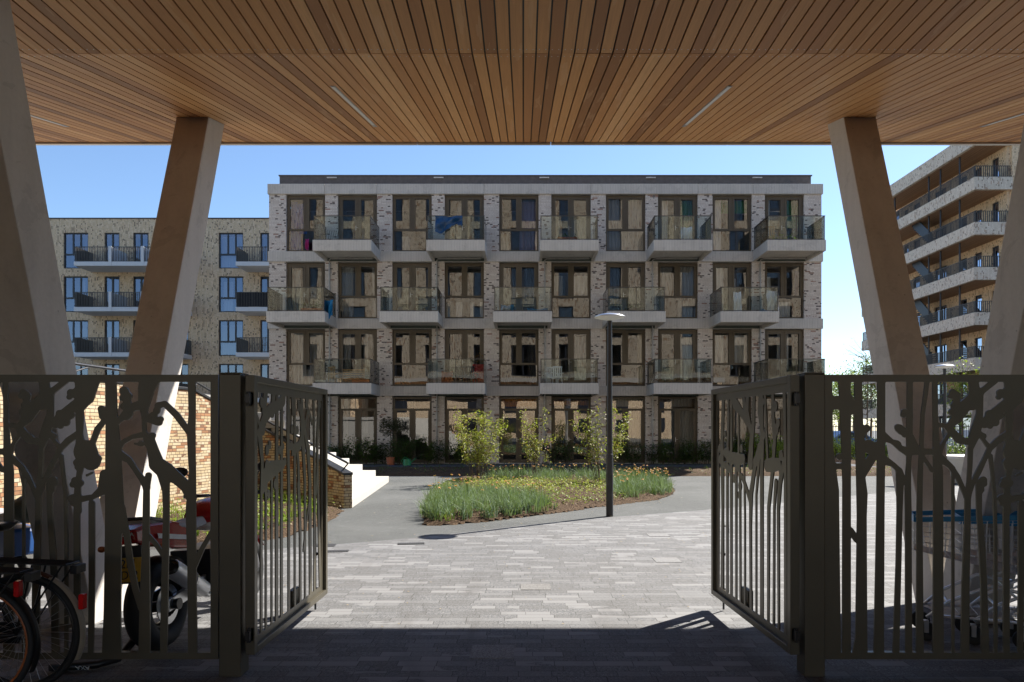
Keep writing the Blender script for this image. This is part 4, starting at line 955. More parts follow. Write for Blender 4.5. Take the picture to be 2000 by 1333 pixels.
for t_ in tops:
    for a, c, ty in ops:
        if not (a > XA and c < XB): continue
        w_ = c-a; key = (ty,)
        if key not in proto:
            f = MB(); g = MB(); H = 2.46; q = .08
            f.box(0, q, 0, .08, 0, H); f.box(w_-q, w_, 0, .08, 0, H); f.box(q, w_-q, 0, .08, H-q, H); f.box(q, w_-q, 0, .08, 0, q)
            if ty == 'b':
                f.box(q, w_-q, 0, .08, .92, 1.04)
                for u_ in (.36, .67): f.box(w_*u_-.05, w_*u_+.05, 0, .08, 1.04, H-q)
            else: f.box(w_*.5-.06, w_*.5+.06, 0, .08, q, H-q)
            g.face([(q,.04,q),(w_-q,.04,q),(w_-q,.04,H-q),(q,.04,H-q)])
            o = f.build('window', M['frame_black'], lb, local=True); g.build('pane', M['glass_blue'], o, local=True)
            proto[key] = o
        else: o = copy_tree(proto[key], lb)
        o.location = (a+28, YL+.1-50, t_-2.46)
for j, (p0, s_, cn, fr_) in enumerate([(427,4,'white',(.05,.95,0,.95)),(427,3,'white',(.1,.5,0,.9)),(508,4,'grey',(.1,.9,0,.9)),(427,2,'grey',(.05,.95,0,.9)),(124,4,'grey',(.6,.95,.4,.95)),(124,3,'white',(.55,.75,.4,.95)),(204,3,'grey',(.1,.9,.1,.95)),(260,4,'dark',(.1,.9,.1,.9))]):
    a, c = [(a, c) for a, c in big+nar if a == p0][0]; x0, x1 = lx(a), lx(c); z0 = tops[s_]-2.46
    curtain(lb, x0+(x1-x0)*fr_[0], x0+(x1-x0)*fr_[1], z0+2.4*fr_[2], z0+2.4*fr_[3], YL+.4, CUR[cn], j)
SB = F/47.3
def railing(b, pts, z0, z1, step=.11, r=.011, flat=.02):
    for i in range(len(pts)-1):
        a, c = Vector((*pts[i],0)), Vector((*pts[i+1],0)); L = (c-a).length; n_ = max(1, int(L/step)); d = (c-a)/L
        p = Vector((-d.y, d.x, 0))*flat
        for (za, zb) in ((z0+.03, z0+.06), (z1-.04, z1)):
            b.hexa([(a.x-p.x,a.y-p.y,za),(c.x-p.x,c.y-p.y,za),(c.x+p.x,c.y+p.y,za),(a.x+p.x,a.y+p.y,za)], [(a.x-p.x,a.y-p.y,zb),(c.x-p.x,c.y-p.y,zb),(c.x+p.x,c.y+p.y,zb),(a.x+p.x,a.y+p.y,zb)])
        for k in range(n_+1):
            q = a + (c-a)*(k/n_); e = r*1.6 if k % 10 else r*2.6
            b.box(q.x-(e if abs(d.x) > .5 else flat*.8), q.x+(e if abs(d.x) > .5 else flat*.8), q.y-(flat*.8 if abs(d.x) > .5 else e), q.y+(flat*.8 if abs(d.x) > .5 else e), z0+.06, z1-.04)
M['rail_dark'] = plain('dark_bar_railing', (.06,.055,.05), .5, .3)
for s_ in range(4):
    zt_ = 12.6 - 3*(3-s_)
    for (pa, pb_) in ((144, 348), (460, 640)):
        x0, x1 = (pa-VX)/SB, (pb_-VX)/SB
        b = MB(); b.box(x0, x1, 47.3, YL-.001, zt_-.28, zt_)
        o = b.build('balcony', M['slab_white'], lb, bevel=.01)
        h = MB(); railing(h, [(x0+.05, YL-.05), (x0+.05, 47.36), (x1-.05, 47.36), (x1-.05, YL-.05)], zt_, zt_+1.0, .105)
        h.build('railing', M['rail_dark'], o)
        d = MB()
        for pd in ((215, 278) if pa == 144 else (530,)):
            xd = (pd-VX)/SB; d.box(xd-.1, xd+.1, 47.28, 47.299, zt_-.28, zt_+1.02); d.box(xd-.03, xd+.03, 47.40, YL-.01, zt_+.001, zt_+1.0)
        d.build('divider_panel', M['slab_white'], o)
        if pa == 460 and s_ == 2:
            d = MB(); d.box(x0+.09, x1-.09, 47.40, 47.41, zt_+.06, zt_+.98); d.build('privacy_screen', CUR['black'], o)
        if pa == 144:
            d = MB(); d.box(x0+.09, x0+.10, 47.5, YL-.02, zt_+.02, zt_+1.0); d.build('privacy_screen', M['rail_dark'], o)

# ================================================================ RIGHT GALLERY BLOCK
XO, XI, YC, YN = 29.97, 32.3, 47.6, 63.5
rb = thing('gallery_building', 'tall tan brick block on the right with stacked access galleries and wooden soffits', 'building', (33, 52, 0))
lev = [(2.47+3*k, 3.3+3*k) for k in range(6)]
for k, (z0, z1) in enumerate(lev + [(20.45, 21.45)]):
    b = MB(); b.box(XO, XO+.25, YC, YN, z0, z1); b.box(XO+.25, XI+.2, YC, YC+.25, z0, z1)
    b.build('parapet', M['brick_grey'], rb, uv=True)
    b = MB(); b.box(XO+.251, XI+.001, YC+.251, YN, z0+.03, z0+.2); b.build('gallery_floor', M['wood_soffit'] if 'wood_soffit' in M else M['wood_furniture'], rb)
    if k < 6:
        h = MB(); railing(h, [(XO+.12, YN-.02), (XO+.12, YC+.12), (XI+.1, YC+.12)], z1, z1+.78, .13, .012, .02); h.build('railing', M['rail_dark'], rb)
wins = [(48.7,49.4),(50.5,51.3),(52.2,53.0),(54.7,56.3),(58.3,59.3),(60.1,60.8),(61.6,62.4)]
b = MB()
for k in range(7):
    z0 = 0 if k == 0 else lev[k-1][0]+.2; z1 = lev[k][0]+.03 if k < 6 else 20.48
    ys = [YC+.25] + [v for w_ in wins for v in w_] + [YN]
    for i in range(0, len(ys)-1, 2): b.box(XI, XI+.3, ys[i], ys[i+1], z0, z1)
    zf_ = .05 if k == 0 else lev[k-1][0]+.22
    for ya, yb in wins[:-1]: b.box(XI, XI+.3, ya, yb, zf_+2.36, z1)
b.box(XI+.2, 50, YC+.05, YC+.35, 0, 21.4); b.box(XI+.31, 50, YC+.36, YN, 20.5, 20.6); b.box(XI+.001, 50, YN, YN+.3, 0, 21.4)
b.build('brick_wall', M['brick_tan'], rb, uv=True)
b = MB(); b.box(XI+1.0, XI+1.05, YC+.4, YN, 0, 20.4); b.build('room_interior', M['interior'], rb)
wp = {}
for k in range(7):
    zf = .05 if k == 0 else lev[k-1][0]+.22
    for i, (ya, yb) in enumerate(wins):
        f = MB(); q = .07; g = MB(); H = 2.35
        f.box(0, .08, 0, q, 0, H); f.box(0, .08, yb-ya-q, yb-ya, 0, H); f.box(0, .08, q, yb-ya-q, H-q, H); f.box(0, .08, q, yb-ya-q, 0, q)
        if yb-ya > 1.2: f.box(0, .08, (yb-ya)/2-.04, (yb-ya)/2+.04, q, H-q)
        g.face([(.04,q,q),(.04,yb-ya-q,q),(.04,yb-ya-q,H-q),(.04,q,H-q)])
        key = round(yb-ya, 2)
        if key not in wp:
            o = f.build('window', M['frame_black'], rb, local=True); g.build('pane', M['glass_blue'], o, local=True); wp[key] = o
        else: o = copy_tree(wp[key], rb)
        o.location = (XI+.08-33, ya-52, zf)
for k in range(7):                                     # windows in the wall that faces the courtyard, at the picture edge
    f = MB(); g = MB(); zf = .3+3*k
    f.box(0, .08, 0, .06, 0, 2.1); f.box(1.5, 1.58, 0, .06, 0, 2.1); f.box(.08, 1.5, 0, .06, 2.02, 2.1); f.box(.08, 1.5, 0, .06, 0, .08); f.box(.75, .83, 0, .06, .08, 2.02)
    g.face([(.08,.03,.08),(1.5,.03,.08),(1.5,.03,2.02),(.08,.03,2.02)])
    o = f.build('window', M['frame_black'], rb, local=True); g.build('pane', M['glass_blue'], o, local=True); o.location = (33.05-33, YC-.03-52, zf+.1)
for k in range(1, 6):                                  # stair flights between galleries
    zf = lev[k-1][1]-.1; b = MB()
    ya, yb = 53.5, 56.2
    b.hexa([(XO+.5,ya,zf),(XO+.56,ya,zf),(XO+.56,yb,zf+2.2),(XO+.5,yb,zf+2.2)], [(XO+.5,ya,zf+.95),(XO+.56,ya,zf+.95),(XO+.56,yb,zf+3.15),(XO+.5,yb,zf+3.15)])
    for q in range(12):
        yy = ya+(yb-ya)*q/12; b.box(XO+.57, XO+1.5, yy, yy+.26, zf-.1+q*.19, zf-.05+q*.19)
    b.build('stair_flight', M['dark_metal'], rb)
for yy in (49.9, 52.2, 53.7, 58.6):
    b = MB(); b.tube([(XO+.42,yy,.02),(XO+.42,yy,20.45)], .06, 10); b.build('gallery_column', M['dark_metal'], rb)
for i, yy in enumerate((48.0, 50.7, 53.4, 56.1, 58.8)):
    b = MB(); b.box(XO+.9, XO+.98, yy, yy+2.6, .02, .1); b.box(XO+.9, XO+.98, yy, yy+.08, .1, 2.4); b.box(XO+.9, XO+.98, yy+2.52, yy+2.6, .1, 2.4); b.box(XO+.9, XO+.98, yy+.08, yy+2.52, 2.32, 2.4)
    o = b.build('entrance_glazing', M['frame_black'], rb); g = MB(); g.face([(XO+.94,yy+.08,.1),(XO+.94,yy+2.52,.1),(XO+.94,yy+2.52,2.32),(XO+.94,yy+.08,2.32)]); g.build('pane', M['glass_blue'], o)
# ================================================================ STREET LAMPS
def lamp(x, y, h, r, label):
    t = thing('street_lamp', label, 'street lamp', (x, y, 0), 0, 'grey street lamps with flat disc heads')
    b = MB(); b.tube([(0,0,-.02),(0,0,1.1),(0,0,1.12),(0,0,h)], [.064,.064,.054,.042], 16); b.build('pole', M['dark_metal'], t, local=True, smooth=False)
    b = MB(); b.box(-.035,.035,-.066,-.06,.45,.75); b.build('service_hatch', M['dark_metal'], t, local=True)
    b = MB(); b.lathe((0,0,h), [(.001,.085),(.10,.082),(.20,.06),(r,.03),(r+.004,.022),(r,.014)], 36); b.build('lamp_top', M['steel'], t, local=True, smooth=True)
    b = MB(); b.lathe((0,0,h), [(r,.013),(.20,-.005),(.10,-.03),(.04,-.045),(.001,-.046)], 36); b.build('lamp_shade', M['white'], t, local=True, smooth=True)
lamp(1.54, 12.78, 3.53, .275, 'tall grey lamp post with a white disc head beside the daffodil bed')
lamp(12.7, 21.6, 3.42, .275, 'grey lamp post with a disc head far right, seen behind the right fence panel')

# ================================================================ PLANTS
def leaves(b, c, n, size, r, spread, flat=.5, asp=.55):
    for _ in range(n):
        p = Vector((c[0]+r.gauss(0,spread), c[1]+r.gauss(0,spread), c[2]+r.gauss(0,spread)))
        d = Vector((r.uniform(-1,1), r.uniform(-1,1), r.uniform(-.7,.6))).normalized(); s = size*r.uniform(.6,1.3)
        side = d.cross(Vector((0,0,1)) if abs(d.z) < .9 else Vector((1,0,0))).normalized(); up = side.cross(d)
        side = (side + up*r.uniform(-.6,.6)).normalized(); bend = up*(-.15*s)
        q = [p, p+d*s*.45+side*s*asp*.5, p+d*s+bend, p+d*s*.45-side*s*asp*.5]
        b.face(q)
def shrub(name, label, cat, x, y, h, wd, stems, nleaf, lsize, lmat, group=None, seed=1, lean=.35, first=.25, bare=.0, extra=None, trunk_r=.012):
    r = random.Random(seed); t = thing(name, label, cat, (x, y, 0), 0, group)
    sb = MB(); lb_ = MB(); lb2 = MB(); tips = []
    for s_ in range(stems):
        a = r.uniform(0, 2*math.pi); sp = wd/2*r.uniform(.15,1)**.6; H = h*r.uniform(.7,1.0)*(1-.25*(sp/(wd/2))**2)
        bx, by = .12*wd*math.cos(a), .12*wd*math.sin(a); pts = []
        K = 7
        for k in range(K):
            f = k/(K-1); pts.append((bx+math.cos(a)*sp*f**1.3+r.uniform(-.03,.03)*f*wd, by+math.sin(a)*sp*f**1.3+r.uniform(-.03,.03)*f*wd, H*f))
        sb.tube(pts, [trunk_r*(1-.8*k/(K-1)) for k in range(K)], 5)
        for k in range(2, K):
            for _ in range(3):
                f = r.random(); p0 = Vector(pts[k-1]).lerp(Vector(pts[k]), f)
                if p0.z < h*first: continue
                d = Vector((math.cos(a)+r.uniform(-1.1,1.1), math.sin(a)+r.uniform(-1.1,1.1), r.uniform(.1,.9))).normalized(); L = wd*.18*r.uniform(.5,1.4)
                p1 = p0 + d*L; sb.tube([p0, p0.lerp(p1,.5)+Vector((0,0,-.02)), p1], [trunk_r*.35, trunk_r*.25, trunk_r*.12], 4, cap=False)
                tips += [p0.lerp(p1, q) for q in (.45, .75, 1.0)]
    per = max(1, nleaf//max(1, len(tips)))
    for p in tips:
        if r.random() < bare: continue
        tgt = lb2 if (extra and extra[1](p, r)) else lb_
        leaves(tgt, p, r.randint(max(1,per//2), int(per*1.5)+1), lsize, r, lsize*.9)
    sb.build('stems', M['bark'], t, local=True); lb_.build('foliage', lmat, t, local=True)
    if lb2.f: lb2.build('young_foliage', extra[0], t, local=True)
    return t
def at(px, py): Y = GY(py); return PX(px, Y), Y
x1, y1 = PX(932, 20.2), 20.2
shrub('bed_shrub', 'yellow-green multi-stem shrub with a reddish side, left of three in the daffodil bed', 'shrub', x1, y1, 2.3, 1.35, 12, 3100, .075, M['leaf_lime'], 'shrubs in the daffodil bed', 3, extra=(M['leaf_red'], lambda p, r: p.x < -.55 and r.random() < .75 or r.random() < .06))
shrub('bed_shrub', 'slimmer yellow-green shrub with bare twigs, middle of three in the daffodil bed', 'shrub', PX(1048,21.2), 21.2, 2.45, .80, 8, 1200, .068, M['leaf_lime'], 'shrubs in the daffodil bed', 8, extra=(M['leaf_red'], lambda p, r: r.random() < .14))
shrub('bed_shrub', 'yellow-green shrub on thin stems directly behind the lamp post', 'shrub', PX(1175,18.7), 18.7, 2.42, 1.25, 10, 2000, .072, M['leaf_lime'], 'shrubs in the daffodil bed', 14, extra=(M['leaf_red'], lambda p, r: r.random() < .08))

def blades(b, x, y, z, n, h, r, spread, w_=.011, lean=.35, segs=3):
    for _ in range(n):
        a = r.uniform(0, 6.283); rr = spread*math.sqrt(r.random()); bx, by = x+rr*math.cos(a), y+rr*math.sin(a)
        H = h*r.uniform(.5,1.15); a2 = r.uniform(0, 6.283); L = lean*H*r.uniform(.1,1.2); ww = w_*r.uniform(.7,1.3); tw = r.uniform(0, 3.14)
        sx, sy = math.cos(tw)*ww/2, math.sin(tw)*ww/2; prev = None
        for k in range(segs+1):
            f = k/segs; px_, py_ = bx+math.cos(a2)*L*f*f, by+math.sin(a2)*L*f*f; pz = z+H*(f-.18*f*f*(L/H)*2); q = 1-.85*f if f > .5 else 1
            cur = ((px_-sx*q, py_-sy*q, pz), (px_+sx*q, py_+sy*q, pz))
            if prev: b.idx([prev[0], prev[1], cur[1], cur[0]], [(0,1,2,3)])
            prev = cur
def welded_blades(name, pts, h, r, n, spread, mt, label, w_=.011, lean=.35, z=.06):
    b = MB()
    for (x, y) in pts: blades(b, x, y, z, int(n*r.uniform(.5,1.4)), h*r.uniform(.72,1.12), r, spread*r.uniform(.7,1.4), w_, lean*r.uniform(.6,1.6))
    # weld the quads of one blade so that the colour is chosen per blade
    v = np.array(b.v); key = {}; remap = []
    vv = []
    for p in b.v:
        k = (round(p[0],5), round(p[1],5), round(p[2],5))
        if k not in key: key[k] = len(vv); vv.append(p)
        remap.append(key[k])
    b.v = vv; b.f = [tuple(remap[i] for i in f) for f in b.f]
    return kind(b.build(name, mt), 'stuff', label)
r = random.Random(11)
def scatter(poly, n, cond=None, margin=.0):
    xs = [p[0] for p in poly]; ys = [p[1] for p in poly]; out = []
    while len(out) < n:
        x, y = r.uniform(min(xs), max(xs)), r.uniform(min(ys), max(ys))
        if inside(x, y, poly) and (cond is None or cond(x, y)) and (margin == 0 or edge_dist(x, y, poly) > margin): out.append((x, y))
    return out
NARC1 = [(-1.52,11.6),(-1.16,11.72),(-.5,12.15),(.1,12.75),(.55,13.35),(.35,14.6),(-.4,15.6),(-1.4,16.2),(-2.0,15.8),(-1.9,14),(-1.75,12.6)]
NARC2 = [(2.05,15.2),(3.0,15.95),(3.5,17.0),(3.85,18.6),(3.8,20.0),(2.9,20.4),(2.3,18.6),(2.0,16.6)]
NARC3 = [(-1.2,19.5),(3.6,19.8),(3.4,21.2),(1.0,22.3),(-1.0,22.2)]
welded_blades('narcissus_leaves', scatter(NARC1, 300, None, .03)+scatter(NARC2, 190, None, .03)+scatter(NARC3, 130), .42, r, 24, .11, M['blade'], 'bluish green daffodil leaves filling the ends of the planting bed', .014, .62, .05)
fb = MB(); sb = MB()
fl = scatter(NARC1, 45, lambda x, y: y > 13.0 or r.random() < .25) + scatter(NARC2, 80, lambda x, y: y > 16.3 or r.random() < .3) + scatter(NARC3, 60)
for (x, y) in fl:
    h_ = r.uniform(.36,.50); dx, dy = r.uniform(-.05,.05), r.uniform(-.05,.05); p = (x+dx, y+dy, .06+h_)
    sb.tube([(x,y,.06),(x+dx*.3,y+dy*.3,.06+h_*.6),p], .0035, 4, cap=False)
    a = r.uniform(0, 6.283)
    for k in range(5):
        c = Vector(p); d = Vector((math.cos(a+k*1.25), math.sin(a+k*1.25), r.uniform(-.7,.5)))*.034; s_ = Vector((-d.y, d.x, r.uniform(-.02,.02)))*.5
        fb.face([c, c+d*.5+s_, c+d, c+d*.5-s_])
kind(fb.build('narcissus_flowers', M['flower']), 'stuff', 'withered orange daffodil flowers above the bluish leaves')
kind(sb.build('narcissus_stalks', M['blade_green']), 'stuff', 'thin green flower stalks of the daffodils')
MIDP = [(.3,13.2),(1.3,14.2),(2.2,15.2),(2.4,17.5),(2.2,19.6),(-1.8,19.6),(-2.3,17.5),(-1.6,16.2),(-.4,15.4),(.4,14.4)]
welded_blades('grass_tufts', scatter(MIDP, 70)+scatter(BED, 60, None, .1), .20, r, 14, .06, M['blade_green'], 'low fresh green tufts between the daffodils and shrubs', .010, .8, .06)
cb = MB()
for (x, y) in scatter(MIDP, 620): leaves(cb, (x, y, .14), 10, .05, r, .05)
kind(cb.build('ground_cover_leaves', M['leaf_spring']), 'stuff', 'low bright green ground cover in the middle of the planting bed')
cb = MB()
for (x, y) in scatter([(-1.2,16.0),(1.7,15.6),(2.1,18.8),(-1.6,19.2)], 260): leaves(cb, (x, y, .22), 9, .045, r, .07)
kind(cb.build('euphorbia_cushions', M['yellow_flower']), 'stuff', 'yellow-green flowering cushions in the middle of the bed')
cb = MB()
for (x, y) in scatter(BED, 900)+scatter(NICHE, 500): 
    z = .1; s_ = r.uniform(.015,.05); a = r.uniform(0,6.28); cb.face([(x,y,z),(x+s_*math.cos(a),y+s_*math.sin(a),z+.015),(x+s_*math.cos(a+.7),y+s_*math.sin(a+.7),z+.02),(x+s_*.6*math.cos(a+1.4),y+s_*.6*math.sin(a+1.4),z)])
# a few flakes spilled over the edges
for (x, y) in scatter([(-2.2,11.2),(.2,12.3),(3.2,15.3),(4.0,16.8),(3.6,17.0),(1.6,14.2),(-1.1,11.5)], 90):
    z = .012; s_ = r.uniform(.01,.03); a = r.uniform(0,6.28); cb.face([(x,y,z),(x+s_*math.cos(a),y+s_*math.sin(a),z+.006),(x+s_*math.cos(a+.7),y+s_*math.sin(a+.7),z+.008)])
kind(cb.build('bark_mulch', M['tan_leaf']), 'stuff', 'bark chips and dead leaves scattered on the bed soil')
# niche planting in front of the stair wall
welded_blades('grass_tufts', scatter(NICHE, 95, None, .15), .36, r, 16, .09, M['blade_green'], 'spring green leafy tufts in the bed below the curved brick wall', .016, .8, .06)
cb = MB()
for (x, y) in scatter(NICHE, 130, None, .2): leaves(cb, (x, y, .2), 9, .06, r, .09)
kind(cb.build('ground_cover_leaves', M['leaf_spring']), 'stuff', 'bright young leaves in the bed below the curved brick wall')
# strip along the terrace and the east bed
cb = MB()
for (x, y) in scatter(STRIP, 900): leaves(cb, (x, y, .12), 5, .06, r, .09)
kind(cb.build('ground_cover_leaves', M['leaf_mid']), 'stuff', 'dull green ground cover in the shaded strip before the block')
cb = MB()
for (x, y) in scatter(EAST, 1500): leaves(cb, (x, y, .14), 6, .08, r, .11)
kind(cb.build('ground_cover_leaves', M['leaf_spring']), 'stuff', 'bright green ground cover right of the block')
# facade plants
pier = ['first', 'second', 'third', 'fourth', 'fifth', 'sixth', 'seventh', 'eighth', 'ninth', 'tenth']
fac = [(648,.75,.5),(668,.85,.55),(689,1.15,.55),(712,1.0,.5),(735,.9,.5),(752,.85,.6),(832,1.0,.6),(853,.95,.4),(882,1.05,.6),(905,.8,.5),(1085,.9,.6),(1105,1.0,.5),(1215,1.05,.5),(1238,.95,.5),(1272,.9,.5),(1292,.95,.45),(1318,.9,.5),(1336,1.0,.45),(1358,1.0,.5),(1380,1.0,.5),(1405,.95,.6),(1440,1.15,.6),(1475,1.1,.6),(1520,1.1,.6),(1560,1.0,.6)]
def where(px):
    for i, (a, b_) in enumerate(WP):
        if a-6 <= px <= b_+6: return 'in front of the %s ground-floor window from the left' % pier[i]
    for i in range(9):
        if WP[i][1] < px < WP[i+1][0]: return 'on the brick pier right of the %s ground-floor window' % pier[i]
    return 'at the end of the facade'
lab_n = {}
for i, (px, h_, wd) in enumerate(fac):
    base_ = where(px); lab_n[base_] = lab_n.get(base_, 0)+1
    kindw = ['leafy upright green plant', 'thin twiggy green plant', 'shorter loose green plant', 'rightmost twiggy green plant'][lab_n[base_]-1]
    shrub('facade_plant', '%s %s' % (kindw, base_.replace('ground-floor window from the left', 'ground-floor window').replace('in front of', 'before')), 'plant', PX(px, 31.5), 31.5, h_+.22, wd+.22, 9, 760, .09, M['leaf_dark'] if i % 3 else M['leaf_mid'], 'green plants along the foot of the facade', 40+i, trunk_r=.008, first=.12)
shrub('round_bush', 'dense dark green bush on the terrace left of the green watering can', 'bush', PX(784,31.2), 31.2, 1.35, 1.3, 16, 2600, .08, M['leaf_dark'], None, 90, first=.05)
# standard tree with a round crown
t = thing('standard_tree', 'small clipped tree with a dark round crown before the facade', 'tree', (PX(763,30.9), 30.9, 0)); rr_ = random.Random(5)
b = MB(); b.tube([(0,0,.3),(.01,0,.9),(0,0,1.45)], [.02,.018,.015], 6); b.build('trunk', M['bark'], t, local=True)
b = MB()
for _ in range(260):
    d = Vector((rr_.gauss(0,1), rr_.gauss(0,1), rr_.gauss(0,1))).normalized()*.50*rr_.random()**.4; leaves(b, (d.x, d.y, 1.66+d.z*.85), 8, .07, rr_, .05)
b.build('crown', M['leaf_olive'], t, local=True)
b = MB(); b.lathe((0,0,0), [(.001,0),(.15,0),(.2,.34),(.18,.34),(.16,.28),(.001,.28)], 20); b.build('pot', M['terracotta'], t, local=True, smooth=False)
# far right: hedge, iron fence, trees
def tree(name, label, x, y, h, cr, lm, seed, n=500, lsz=.16, tr=.12, base=.3, cat='tree', group=None, bare=False):
    r_ = random.Random(seed); t = thing(name, label, cat, (x, y, 0), 0, group); b = MB(); tips = []
    b.tube([(0,0,-.05),(r_.uniform(-.1,.1),0,h*.35),(r_.uniform(-.15,.15),0,h*.65),(0,0,h*.92)], [tr,tr*.8,tr*.5,tr*.12], 8)
    for k in range(26 if not bare else 40):
        f = r_.uniform(base, .93); a = r_.uniform(0, 6.28); L = cr*(1.15-abs(f-.55))*r_.uniform(.5,1.05)
        p0 = Vector((0,0,h*f)); d = Vector((math.cos(a), math.sin(a), r_.uniform(.15,.9))); d.normalize(); p1 = p0+d*L*.55+Vector((0,0,.05)); p2 = p0+d*L+Vector((0,0,r_.uniform(0,.25)*L))
        b.tube([p0,p1,p2], [tr*.3,tr*.16,tr*.05], 5, cap=False); tips += [p1, p1.lerp(p2,.5), p2]
        for _ in range(4):
            q0 = p0.lerp(p2, r_.uniform(.3,1)); q1 = q0+Vector((r_.uniform(-1,1), r_.uniform(-1,1), r_.uniform(-.1,1)))*L*.3; b.tube([q0,q1], [tr*.08, tr*.02], 4, cap=False); tips.append(q1)
    b.build('trunk', M['bark'], t, local=True)
    c = MB()
    per = n//len(tips)+1
    for p in tips:
        if r_.random() < .2: continue
        leaves(c, p, r_.randint(max(1, per//2), int(per*1.6)), lsz, r_, cr*.13)
    c.build('crown', lm, t, local=True)
    return t
G = 'trees beyond the iron fence on the right'
tree('tree', 'pale green tree behind the iron fence, closest to the white block', PX(1640,70), 70, 6.3, 2.6, M['leaf_spring'], 1, 3500, .22, group=G)
tree('tree', 'taller mid-green tree behind the iron fence, beside the bare young tree', PX(1700,66), 66, 7.0, 3.2, M['leaf_mid'], 2, 4200, .24, group=G)
tree('tree', 'dark tree far behind the iron fence, between two paler ones', PX(1668,80), 80, 7.2, 3.4, M['leaf_dark'], 3, 4200, .26, group=G)
tree('tree', 'dark tree far behind the iron fence, under the gallery block', PX(1735,76), 76, 6.8, 3.4, M['leaf_dark'], 4, 4200, .26, group=G)
tree('tree', 'pale green tree behind the iron fence, farthest right', PX(1775,70), 70, 6.6, 3.0, M['leaf_spring'], 5, 3500, .22, group=G)
tree('young_tree', 'bare young tree with thin upright branches beside the gallery block', PX(1692,44), 44, 6.6, 1.7, M['leaf_spring'], 6, 160, .07, .05, .35, bare=True)
tree('young_tree', 'small yellow-green leafy tree between the two right column legs', PX(1880,36), 36, 4.9, 1.3, M['leaf_spring'], 9, 1700, .12, .05, .3)
shrub('garden_bush', 'bright green bush right of the white brick block', 'bush', PX(1640,37), 37, 1.15, 2.4, 18, 2600, .12, M['leaf_spring'], 'bushes before the iron fence', 61, first=.05)
shrub('garden_bush', 'lower bright bush before the fence, below the bare young tree', 'bush', PX(1700,36), 36, .85, 2.2, 16, 2200, .12, M['leaf_spring'], 'bushes before the iron fence', 62, first=.05)
shrub('garden_bush', 'bright bush seen through the right gate leaf', 'bush', PX(1500,30.8), 30.8, 1.5, 1.5, 16, 2400, .10, M['leaf_spring'], None, 63, first=.05)
shrub('garden_bush', 'green bush beside the far lamp post', 'bush', PX(1850,33), 33, 1.1, 2.6, 16, 2400, .12, M['leaf_mid'], None, 64, first=.05)
ft = thing('iron_fence', 'dark iron bar fence beyond the garden on the right', 'fence', (22, 40, 0)); b = MB()
x = 13.8
while x < 33:
    b.box(x-.012, x+.012, 39.99, 40.01, .05, 1.8); x += .13
b.build('bar', M['dark_metal'], ft); b = MB(); b.box(13.8,33,39.985,40.015,1.66,1.70); b.box(13.8,33,39.985,40.015,.2,.24); b.build('rail', M['dark_metal'], ft)
b = MB()
for i in range(9): b.box(13.8+i*2.4-.03, 13.8+i*2.4+.03, 39.96, 39.984, 0, 1.9)
b.build('post', M['dark_metal'], ft)
# ================================================================ WHEELS AND BICYCLES
def wheel(parent, c, Rr, w_, spokes, rim_mt, tyre_mt, steer=0, tr=None, hub=.02):
    """wheel in the local y-z plane of the thing (axle along x) at c"""
    tr = tr or w_/2; b = MB(); n = 40
    b.tube([(c[0], c[1]+(Rr-tr)*math.cos(2*math.pi*k/n), c[2]+(Rr-tr)*math.sin(2*math.pi*k/n)) for k in range(n)], tr, 10, closed=True)
    ty = b.build('wheel', tyre_mt, parent, local=True, smooth=True)
    b = MB(); ri = Rr-2*tr-.004
    b.tube([(c[0], c[1]+ri*math.cos(2*math.pi*k/n), c[2]+ri*math.sin(2*math.pi*k/n)) for k in range(n)], max(.009, w_*.16), 8, closed=True)
    b.build('rim', rim_mt, ty, local=True, smooth=True)
    b = MB(); b.lathe(c, [(.0001,-w_*.9),(hub,-w_*.9),(hub*.6,-w_*.3),(hub*.6,w_*.3),(hub,w_*.9),(.0001,w_*.9)], 14, 'x')
    for k in range(spokes):
        a = 2*math.pi*k/spokes; a0 = a + (.5 if k % 2 else -.5); s_ = w_*.6*(1 if k % 2 else -1)
        b.tube([(c[0]+s_, c[1]+hub*math.cos(a0), c[2]+hub*math.sin(a0)), (c[0], c[1]+ri*math.cos(a), c[2]+ri*math.sin(a))], .0016 if spokes > 12 else w_*.12, 4, cap=False)
    b.build('spoke', M['steel'] if spokes > 12 else rim_mt, ty, local=True)
    return ty
def arc(c, r_, a0, a1, n=14, x=0): return [(x+c[0], c[1]+r_*math.cos(a0+(a1-a0)*k/n), c[2]+r_*math.sin(a0+(a1-a0)*k/n)) for k in range(n+1)]
def fender(b, c, r_, a0, a1, w_, n=16):
    prev = None
    for k in range(n+1):
        a = a0+(a1-a0)*k/n; row = []
        for u in (-1, -.6, 0, .6, 1): row.append((c[0]+u*w_/2, c[1]+(r_-.012*u*u)*math.cos(a), c[2]+(r_-.012*u*u)*math.sin(a)))
        if prev:
            for q in range(4): b.face([prev[q], prev[q+1], row[q+1], row[q]])
        prev = row
